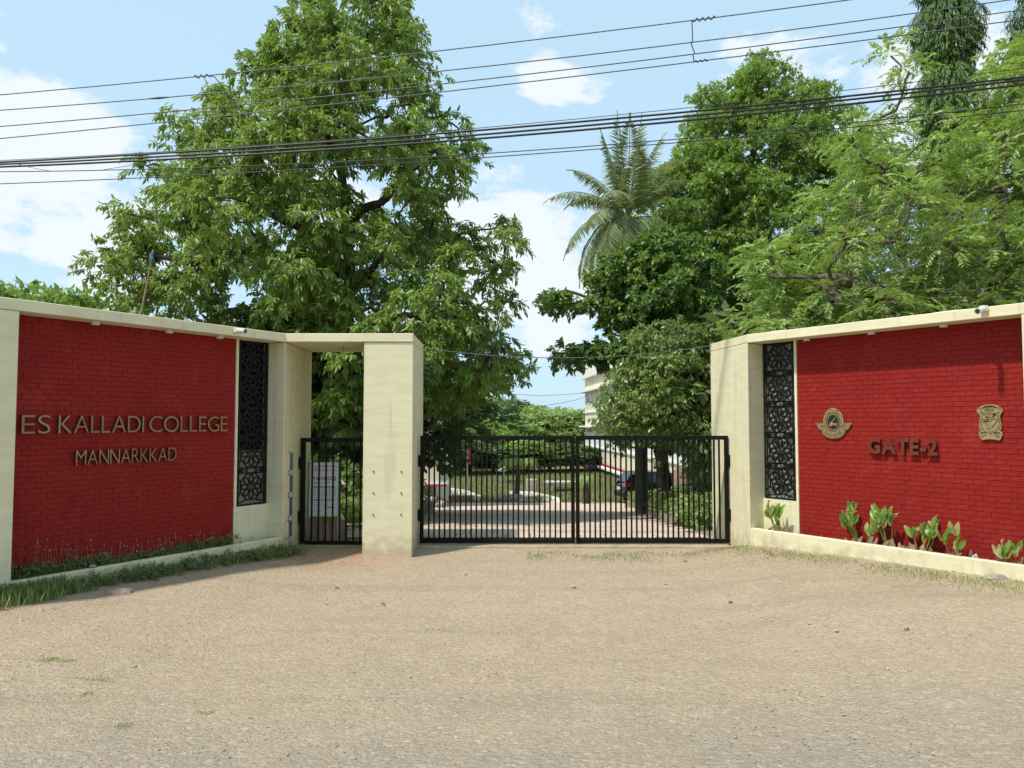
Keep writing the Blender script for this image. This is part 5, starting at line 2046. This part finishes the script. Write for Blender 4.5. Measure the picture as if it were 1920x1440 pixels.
def rock(loc, s, label, m_=None, group=None, cat='rock', name='rock', seed=0):
    rg = random.Random(seed)
    bm = bmesh.new()
    bmesh.ops.create_icosphere(bm, subdivisions=2, radius=1)
    for v in bm.verts:
        k = 1 + rg.uniform(-.16, .16)
        v.co = Vector((v.co.x * s[0] * k, v.co.y * s[1] * k, max(v.co.z, -.35) * s[2] * k))
    me = bpy.data.meshes.new(name)
    bm.to_mesh(me)
    bm.free()
    me.materials.append(m_ or M['rock'])
    o = bpy.data.objects.new(name, me)
    o.location = loc
    COL.objects.link(o)
    tag(o, label, cat, group)
    return o


rock(G(938, 942), (.42, .4, .38), 'left grey rock of three beyond the paving', group='rocks beyond the paving', seed=1)
rock(G(966, 942), (.55, .5, .42), 'middle grey rock of three under the small palm', group='rocks beyond the paving', seed=2)
rock(G(988, 944), (.45, .4, .28), 'right flat rock of three beyond the paving', M['kerb_pink'], group='rocks beyond the paving', seed=3)
b0 = G(985, 936)
pk = empty('stone_monument', b0, 'pale upright stone slab on the lawn behind the rocks', 'monument')
MB().box(b0.x + .1, b0.x + .75, b0.y + 3.9, b0.y + 4.2, b0.z - .4, b0.z + .75).build('slab', M['concrete'], pk, bevel=.08)
MB().box(b0.x - .1, b0.x + .95, b0.y + 3.7, b0.y + 4.4, b0.z - .5, b0.z - .05).build('plinth', M['concrete'], pk, bevel=.03)
b0 = G(1030, 930)
bn = empty('garden_bench', b0, 'pale slab bench on the lawn behind the gate latch', 'bench')
MB().box(b0.x - .2, b0.x + 1.9, b0.y + 2, b0.y + 2.6, b0.z + .5, b0.z + .62).build('seat', M['path'], bn, bevel=.02)
for dx in (0.1, 1.5):
    MB().box(b0.x + dx, b0.x + dx + .2, b0.y + 2.05, b0.y + 2.5, b0.z - .5, b0.z + .499).build('leg', M['concrete'], bn)
# round stone planter edge right behind the pillar
b0 = G(800, 965)
ring = MB()
for k in range(10):
    a0, a1 = k * .2 - 1.2, (k + 1) * .2 - 1.2
    c0 = Vector((b0.x - 1.0, b0.y + .3, 0))
    q = [c0 + Vector((math.cos(a), math.sin(a), 0)) * r_ for a, r_ in ((a0, 1.0), (a1, 1.0), (a1, 1.16), (a0, 1.16))]
    ring.hexa([(p.x, p.y, b0.z - .1) for p in q] + [(p.x, p.y, b0.z + .3) for p in q])
tag(ring.build('tree_ring', M['kerb_pink'], base=b0), 'curved pinkish kerb round a bed just behind the doorway pillar', 'planter')

# pinkish compound wall on the right inside
pa, pb = Vector((6.9, 33)), Vector((5.6, 18))
dv = (pb - pa).normalized()
nn = Vector((dv.y, -dv.x))
q = [pa, pb, pb + nn * -.2, pa + nn * -.2]
zz = [float(gz(p.x, p.y)) for p in q]
cw = MB().hexa([(p.x, p.y, z - .3) for p, z in zip(q, zz)] + [(p.x, p.y, z + 1.5) for p, z in zip(q, zz)])
tag(cw.build('compound_wall', M['wall_pink'], base=(6.2, 25, -1)), 'brownish pink wall running behind the leaning trunk', 'wall')


# ------------------------------------------------------------------ car
def car():
    b0 = G(1210, 937)
    b0 = Vector((P(1216, 930, 36.6).x, 36.6, float(gz(8, 36.6))))
    t = empty('parked_car', b0, 'black hatchback with a red tail lamp parked beyond the trunks', 'car')
    th = R(9)      # heading away to the right
    cx, sx = math.cos(th), math.sin(th)

    def T(x, y, z):   # x forward, y left
        return (b0.x + x * cx - y * sx - .2, b0.y + x * sx + y * cx, b0.z + z)
    prof = [(-1.15, .32), (-1.2, .55), (-1.17, .9), (-1.02, 1.02), (-.82, 1.42), (-.55, 1.5), (.3, 1.54), (1.15, 1.46), (1.85, 1.05), (2.75, .92), (3.0, .78), (3.05, .5), (3.0, .3)]
    mb = MB()
    ny = [(-.86, 0), (-.8, 1), (.8, 1), (.86, 0)]
    cols = []
    for yy, in_ in ((-.84, 1), (-.88, 0), (.88, 0), (.84, 1)):
        cols.append([T(x, yy * (1 - .16 * max(0, (z - .95)) / .6), z) for x, z in prof])
    n = len(prof)
    vs = [p for c_ in cols for p in c_]
    fs = []
    for k in range(3):
        for i in range(n):
            j = (i + 1) % n
            fs.append((k * n + i, k * n + j, (k + 1) * n + j, (k + 1) * n + i))
    fs.append(tuple(range(n)))
    fs.append(tuple(range(3 * n, 4 * n))[::-1])
    mb.add(vs, fs).build('body', M['car'], t, bevel=.02)
    for sy in (-1, 1):
        for (xa, xb, xc, xd) in ((-.72, .28, .28, -.55), (.36, 1.55, 1.12, .36)):
            w_ = lambda x, z: T(x, sy * (.885 * (1 - .16 * max(0, z - .95) / .6) + .004), z)
            w2_ = lambda x, z: T(x, sy * (.86 * (1 - .16 * max(0, z - .95) / .6)), z)
            o4 = [(xa, 1.04), (xb, 1.04), (xc, 1.42), (xd, 1.42)]
            MB().hexa([w_(x, z) for x, z in o4] + [w2_(x, z) for x, z in o4]).build('side_window', M['glass'], t)
        tl = MB().hexa([T(-1.2, sy * .9, .86), T(-.86, sy * .9, .92), T(-.86, sy * .84, .92), T(-1.2, sy * .6, .86), T(-1.13, sy * .9, 1.06), T(-.9, sy * .9, 1.04), T(-.9, sy * .8, 1.04), T(-1.13, sy * .6, 1.06)])
        tl.build('tail_lamp', M['tail'], t)
        for xw in (-.5, 2.15):
            c_ = Vector(T(xw, sy * .78, .32))
            ax = (Vector(T(0, sy, 0)) - Vector(T(0, 0, 0))).normalized()
            wh = MB().lathe(c_, [(.2, -.02), (.32, 0), (.33, .1), (.3, .13), (.2, .13)], 18, ax).build('wheel', M['tyre'], t)
            MB().lathe(c_ + ax * .1, [(.2, 0), (.19, .04), (.05, .05)], 14, ax).build('rim', M['rim'], wh)
    MB().hexa([T(-1.05, -.66, 1.05), T(-1.05, .66, 1.05), T(-.83, .58, 1.43), T(-.83, -.58, 1.43), T(-1.08, -.66, 1.05), T(-1.08, .66, 1.05), T(-.87, .58, 1.43), T(-.87, -.58, 1.43)]).build('rear_window', M['glass'], t)
    MB().hexa([T(-1.26, -.8, .34), T(-1.26, .8, .34), T(-1.1, .86, .34), T(-1.1, -.86, .34), T(-1.25, -.8, .62), T(-1.25, .8, .62), T(-1.1, .86, .62), T(-1.1, -.86, .62)]).build('bumper', M['car'], t, bevel=.03)
    MB().hexa([T(-1.275, -.26, .68), T(-1.275, .26, .68), T(-1.2, .26, .68), T(-1.2, -.26, .68), T(-1.265, -.26, .8), T(-1.265, .26, .8), T(-1.2, .26, .8), T(-1.2, -.26, .8)]).build('number_plate', M['white'], t)


car()

# ------------------------------------------------------------------ canna plants in the right planter
CN = {}


def big_leaf(base, dirv, nrm, L, W, m_, parent, fold=.25, curl=.3, name='leaf'):
    d = Vector(dirv).normalized()
    n = Vector(nrm)
    n = (n - d * n.dot(d)).normalized()
    s = d.cross(n)
    b = Vector(base)
    mb = MB()
    prof = [(0, .05), (.15, .55), (.35, .95), (.55, 1.0), (.75, .8), (.9, .45), (1, .02)]
    vs = []
    for a, w_ in prof:
        cen = b + d * L * a - n * L * curl * a * a
        wob = random.uniform(-.012, .012)
        vs += [cen + s * W * .5 * w_ + n * (fold * W * w_ + wob), cen, cen - s * W * .5 * w_ + n * (fold * W * w_ - wob)]
    fs = []
    for i in range(len(prof) - 1):
        for j in range(2):
            k = i * 3 + j
            fs.append((k, k + 1, k + 4, k + 3))
    return mb.add(vs, fs).build(name, m_, parent, smooth=True, recalc=False)


def canna(s_, label, nst, nl, h, ndry=4, seed=0, pale=1, w_=.12):
    rg = random.Random(seed)
    random.seed(seed)
    b = FR(s_, .20, .33)
    t = empty('canna_plant', b, label, 'plant', 'leafy plants in the right planter')
    front = Vector((nR.x, nR.y, 0))
    along = Vector((dR.x, dR.y, 0))
    for k in range(nst):
        off = along * rg.uniform(-w_, w_) + front * rg.uniform(-.03, .05)
        tip = b + off * 1.4 + Vector((0, 0, h * rg.uniform(.5, .8))) + front * rg.uniform(.0, .12)
        MB().tube([b + off * .5, (b + off + tip) / 2, tip], [.009, .007, .005], 6, cap=False).build('stem', M['canna'], t, recalc=False)
        for j in range(nl):
            a = rg.uniform(0, 6.28)
            up_ = rg.uniform(.9, 2.4)
            dv_ = along * math.cos(a) * .9 + front * (math.sin(a) * .5 + .25) + Vector((0, 0, up_))
            pz = tip - Vector((0, 0, rg.uniform(0, .3) * h))
            nn_ = front * 1.0 + along * rg.uniform(-.8, .8) + Vector((0, 0, rg.uniform(.0, .8)))
            L_ = rg.uniform(.12, .20)
            big_leaf(pz, dv_, nn_, L_, L_ * rg.uniform(.30, .46), M['canna_pale'] if (pale and rg.random() < .3) else M['canna'], t, fold=rg.uniform(.1, .4), curl=rg.uniform(0, .35))
    for j in range(ndry):
        off = along * rg.uniform(-w_ * 1.5, w_ * 1.5) + front * rg.uniform(.0, .1)
        dv_ = along * rg.uniform(-.6, .6) + front * rg.uniform(.1, .5) + Vector((0, 0, rg.uniform(.2, 1)))
        L_ = rg.uniform(.1, .18)
        o = big_leaf(b + off, dv_, front + Vector((0, 0, .3)), L_, L_ * .4, M['canna_dry'], t, fold=.5, curl=rg.uniform(-.1, .5), name='dry_leaf')
        o['label'] = 'withered brown leaf at the foot of the plant'
    return t


canna(.37, 'leafy canna below the right lattice, with one yellow leaf', 4, 5, .46, 9, 1)
canna(1.56, 'large canna left of the pair under the gold gear emblem', 5, 5, .55, 6, 2)
canna(1.93, 'tallest canna with broad upright leaves left of GATE-2', 5, 5, .62, 7, 3)
canna(2.30, 'mid-size canna with wilted brown base under the text GATE-2', 4, 5, .50, 10, 4)
canna(2.76, 'sparse canna with few leaves and white litter beside it', 3, 3, .38, 5, 5)
canna(3.30, 'small pale canna half hidden by the outer right pier', 3, 3, .30, 3, 6, w_=.06)
random.seed(99)
c = FR(2.93, .13, .36)
o = MB().hexa([c + Vector(v) for v in ((-.04, -.01, 0), (.05, -.01, 0), (.05, .01, 0), (-.04, .01, 0), (-.02, -.02, .05), (.02, -.02, .075), (.02, -.005, .075), (-.02, -.005, .05))]).build('litter_scrap', M['litter'], base=c)
tag(o, 'white paper scrap in the right planter near the sparse canna', 'litter')
# dry straw curls on the soil
ds = MB()
for k in range(46):
    s_ = random.uniform(.15, 3.4)
    c = FR(s_, random.uniform(.12, .22), .33)
    a = random.uniform(0, 6.28)
    L_ = random.uniform(.06, .16)
    pts = [c, c + Vector((math.cos(a) * L_ * .5, math.sin(a) * L_ * .5, random.uniform(.04, .09))), c + Vector((math.cos(a) * L_, math.sin(a) * L_, random.uniform(.0, .04)))]
    ds.tube(pts, .0022, 4, cap=False)
tag(ds.build('dry_straw', M['canna_dry'], recalc=False), 'dry stalks scattered over the right planter soil', kind='stuff')


# ------------------------------------------------------------------ grass and weeds
def blades(name, label, P0, H, m_, lean=.5, w_=.006, seed=0):
    N = len(P0)
    a = RNG.uniform(0, 6.283, N)
    d = unit(np.stack([np.cos(a) * lean * RNG.random(N), np.sin(a) * lean * RNG.random(N), np.ones(N)], 1))
    nn = np.stack([np.cos(a), np.sin(a), np.zeros(N)], 1)
    V, F = leaves(P0, d, nn, H, np.full(N, w_) + H * .02, hexa=True, fold=.1, curl=.35)
    sh = RNG.random(N)
    o = np_mesh(name, V, F, m_, None, np.concatenate([sh, sh]))
    return tag(o, label, kind='stuff')


def wallpts(F, N, s0, s1, o0, o1, z=None):
    s = RNG.uniform(s0, s1, N)
    o = RNG.uniform(0, 1, N)
    o = o0 + (o1 - o0) * o
    p = np.array([tuple(F(a, b, 0)) for a, b in zip(s, o)])
    p[:, 2] = gz(p[:, 0], p[:, 1]) if z is None else z
    return p, s, o


# inside left planter: dense weeds
p, s, o = wallpts(FL, 9000, .5, 3.5, .10, .29, .20)
dens = .35 + .65 * np.clip(np.sin(s * 2.3 + .8) * .5 + np.sin(s * 5.1) * .3 + .6, 0, 1)
dens *= np.clip((s - .45) / .6, .15, 1)
k = RNG.random(len(p)) < dens
blades('planter_weeds', 'dark weeds and grass filling the left planter', p[k], RNG.uniform(.06, .30, k.sum()) * (.38 + .45 * np.clip(np.sin(s[k] * 2.6 - 2.2), 0, 1) + .2 * np.sin(s[k] * 6.3)) * dens[k] * (0.8 + .4 * RNG.random(k.sum())), M['weed'], 1.1, .004)
C, s, o = wallpts(FL, 260, .7, 3.5, .10, .27, .25)
C[:, 2] += RNG.random(260) * .09 * (1 + .5 * np.sin(s * 2.3 + .8))
V, F, sh = sprays(C, np.full(260, .05), nsp=6, nl=6, L=.026, W=.014, droop=.2, flat=.8, twig=.05, up=.7, hexa=False)
tag(np_mesh('planter_weeds', V, F, M['weed'], None, sh), 'small leafy weeds among the grass of the left planter', kind='stuff')
# thin flower stalks
fm = MB()
fl = MB()
for k in range(170):
    s_ = random.uniform(.9, 3.45)
    c = FL(s_, random.uniform(.11, .28), .2)
    hgt = random.uniform(.2, .42) * (.7 + .5 * max(0, math.sin(s_ * 2.3 + .8)))
    tip = c + Vector((random.uniform(-.06, .06), random.uniform(-.06, .06), hgt))
    fm.tube([c, (c + tip) / 2 + Vector((random.uniform(-.02, .02), 0, 0)), tip], .0012, 3, cap=False)
    if k % 2:
        fl.lathe(tip, [(.001, -.004), (.0065, 0), (.001, .004)], 5)
tag(fm.build('weed_stalks', M['canna_dry'], recalc=False), 'thin dry stalks rising from the left planter', kind='stuff')
tag(fl.build('weed_flowers', M['petal'], recalc=False), 'tiny whitish flower heads over the left planter', kind='stuff')
# verge in front of left kerb
p, s, o = wallpts(FL, 16000, -.3, 4.6, -.5, -.005)
dist = -o
wv = np.where(s > 2.9, .38, .15 + .10 * np.sin(s * 3.0 + .5) + .07 * np.sin(s * 7.7)) + (s > 3.3) * .12
k = (dist < wv * RNG.random(len(p)) ** .6 * 1.15) & (RNG.random(len(p)) < np.clip(.25 + .5 * np.sin(s * 4.1 + np.sin(s * 9)) + (s > 2.9) * .45, .08, 1))
hh = RNG.uniform(.03, .13, k.sum()) * np.where(s[k] > 3.0, 1.35, .85)
blades('verge_grass', 'green grass verge along the foot of the left kerb', p[k], hh, M['grass'], 1.2, .004)
C, s, o = wallpts(FL, 330, -.2, 4.4, -.32, -.01)
C[:, 2] += .02 + RNG.random(330) * .08 * (RNG.random(330) < .7)
V, F, sh = sprays(C, np.full(330, .05), nsp=6, nl=6, L=.028, W=.015, droop=.2, flat=.8, twig=.05, up=.7, hexa=False)
tag(np_mesh('verge_weeds', V, F, M['weed'], None, sh), 'leafy weeds growing against the left kerb', kind='stuff')
# low thin grass along the right kerb and in front of the gate
N = 34000
x = RNG.uniform(.2, 7.2, N)
y = RNG.uniform(7.4, 11.3, N)
pp_ = np.stack([x, y], 1)
rel = pp_ - np.array([R1.x, R1.y])
off = rel @ np.array([nR.x, nR.y])
sal = rel @ np.array([dR.x, dR.y])
nzv = np.sin(x * 4.3 + 2 * np.sin(y * 3.1)) * .5 + np.sin(x * 9.1 + y * 6.3) * .3 + .2
dpt = np.where(sal > 0, off, np.clip(11.25 - y, 0, 9) * 1.0)
band = np.exp(-((dpt - .35) / .32) ** 2) * np.clip(.6 + nzv, 0, 1.3)
k = (dpt > .02) & (RNG.random(N) < band * 1.0)
p = np.stack([x[k], y[k], gz(x[k], y[k])], 1)
blades('thin_grass', 'patchy trodden grass along the right kerb and gate sill', p, RNG.uniform(.014, .042, len(p)), M['grass'], 1.6, .006)
N = 2600
x = RNG.uniform(-3.2, -1.9, N)
y = RNG.uniform(11.0, 11.9, N)
k = RNG.random(N) < np.clip(1 - abs(y - 11.35) * 2.2, 0, 1) * .8
p = np.stack([x[k], y[k], gz(x[k], y[k])], 1)
blades('thin_grass', 'short grass at the threshold of the wicket gate', p, RNG.uniform(.01, .035, len(p)), M['grass'], 1.5, .005)
# small weed patches on the open gravel
PP = []
for (px, py, rx, ry, n_) in ((95, 1238, .10, .03, 160), (128, 1240, .06, .02, 60), (185, 1275, .1, .03, 90), (160, 1303, .05, .025, 120), (385, 1338, .07, .02, 70), (235, 1362, .06, .03, 110), (960, 1420, .02, .01, 8)):
    c = G(px, py)
    for j in range(n_):
        a, r_ = random.uniform(0, 6.28), random.random() ** .7
        PP.append((c.x + math.cos(a) * r_ * rx, c.y + math.sin(a) * r_ * ry * 2, c.z))
PP = np.array(PP)
blades('weed_patches', 'five tiny weed tufts on the open gravel at lower left', PP, RNG.uniform(.006, .018, len(PP)), M['grass'], 1.9, .004)
# lawn and bed planting inside
N = 60000
x = RNG.uniform(-9, 12, N)
y = RNG.uniform(36.8, 66, N)
p = np.stack([x, y, gz(x, y)], 1)
blades('lawn', 'lawn beyond the paving', p, RNG.uniform(.06, .2, N), M['lawn'], .9, .03)
N = 1500
y = RNG.uniform(13.2, 33, N)
xe = np.where(y < KY0, 3.3, KX0 + (KX1 - KX0) * (y - KY0) / (KY1 - KY0) + .2)
x = xe + RNG.random(N) ** 1.3 * (2.4 + .0 * y)
C = np.stack([x, y, gz(x, y) + .15 + RNG.random(N) * .28 + np.clip((x - xe - .8) * .25, 0, .6)], 1)
V, F, sh = sprays(C, np.full(N, .22), nsp=8, nl=7, L=.085, W=.045, droop=.2, flat=.7, twig=.12, up=.8, hexa=False)
tag(np_mesh('ground_cover', V, F, M['leaf_olive'], None, sh), 'low leafy ground cover in the bed right of the paving', kind='stuff')
N = 240
x = RNG.uniform(-6.2, -2.2, N)
y = RNG.uniform(12.8, 17, N)
C = np.stack([x, y, gz(x, y) + .1 + RNG.random(N) * 1.0], 1)
V, F, sh = sprays(C, np.full(N, .3), nsp=8, nl=8, L=.12, W=.05, droop=.4, flat=.7, twig=.15, up=.6, hexa=False)
tag(np_mesh('undergrowth', V, F, M['leaf_dark'], None, sh), 'shaded undergrowth behind the left wall and wicket gate', kind='stuff')

# ------------------------------------------------------------------ loose bits on the forecourt
o = rock(G(222, 1112), (.15, .10, .055), 'flat pale stone lying by the grass near the left kerb', M['kerb_pink'], seed=11, cat='stone', name='loose_stone')
o = rock(FL(2.66, .06, .30), (.035, .03, .022), 'light rubble chip on top of the left kerb', M['concrete'], seed=12, cat='stone', name='rubble_chip')
o = rock(G(1868, 1084), (.14, .06, .04), 'flat grey stone at the foot of the right kerb', M['rock'], seed=13, cat='stone', name='loose_stone')
labs = ['curled dark leaf lying on the gravel left of centre below the pillar', 'dark leaf on the gravel below the left gate leaf', 'small dark leaf on the gravel below the right gate leaf', 'curled leaf on the gravel right of centre', 'thin leaf on the gravel toward the right edge', 'tiny dark leaf on the gravel near the main gate']
for i, (px, py) in enumerate([(714, 1133), (628, 1104), (1072, 1104), (1366, 1132), (1696, 1182), (1284, 1054)]):
    c = G(px, py)
    o = big_leaf(c + Vector((0, 0, .008)), (1, .3 * (i - 2), .25), (0, .3, 1), .055, .022, M['dry_leaf'], None, fold=.4, curl=.4, name='fallen_leaf')
    tag(o, labs[i], 'leaf', 'fallen leaves on the gravel')
# scattered pebbles
N = 5200
y = RNG.uniform(3.4, 11.5, N) ** 1.0
x = RNG.uniform(-1, 1, N) * (y * .75 + .5)
k = (np.abs(x) < 6)
s_ = RNG.uniform(.003, .009, N) * (1 + (RNG.random(N) < .03) * 1.2)
ico = np.array([[1, 0, 0], [-1, 0, 0], [0, 1, 0], [0, -1, 0], [0, 0, .6], [0, 0, -.4]])
fc = np.array([[0, 2, 4], [2, 1, 4], [1, 3, 4], [3, 0, 4], [2, 0, 5], [1, 2, 5], [3, 1, 5], [0, 3, 5]])
p = np.stack([x, y, gz(x, y) + .002], 1)[k]
s_ = s_[k]
rot = RNG.uniform(0, 6.28, len(p))
cr2, sr2 = np.cos(rot), np.sin(rot)
base_ = ico[None] * (s_[:, None, None]) * RNG.uniform(.7, 1.4, (len(p), 1, 3))
bx = base_[..., 0] * cr2[:, None] - base_[..., 1] * sr2[:, None]
by = base_[..., 0] * sr2[:, None] + base_[..., 1] * cr2[:, None]
V = np.stack([bx, by, base_[..., 2]], -1) + p[:, None]
F = (np.arange(len(p))[:, None, None] * 6 + fc[None]).reshape(-1, 3)
tag(np_mesh('gravel', V.reshape(-1, 3), F, M['concrete']), 'loose gravel scattered over the forecourt', kind='stuff')
# bamboo pole with blue tape
a, b = P(262, 600, 13.5), P(287, 468, 13.5)
bp_ = empty('bamboo_stick', gp(a.x, 13.5), 'thin brown stick with blue tape rising above the left wall', 'stick')
MB().tube([gp(a.x - .25, 13.5), a, b], [.03, .022, .014], 7).build('stick', M['bamboo'], bp_)
c = a.lerp(b, .9)
MB().tube([c + Vector((0, 0, -.05)), c + Vector((-.01, 0, .06))], [.035, .028], 7).build('tape', M['blue_tape'], bp_)
# short wires and clamps along the right coping
cw_ = MB()
pts = [FR(s_, .12 + .03 * math.sin(s_ * 9), TOP + .006 + .01 * max(0, math.sin(s_ * 5))) for s_ in np.linspace(.1, 3.2, 30)]
tag(cw_.tube(pts, .005, 5).build('coping_cable', M['white'], recalc=False, base=pts[0]), 'thin pale cable lying along the top of the right coping', 'cable')
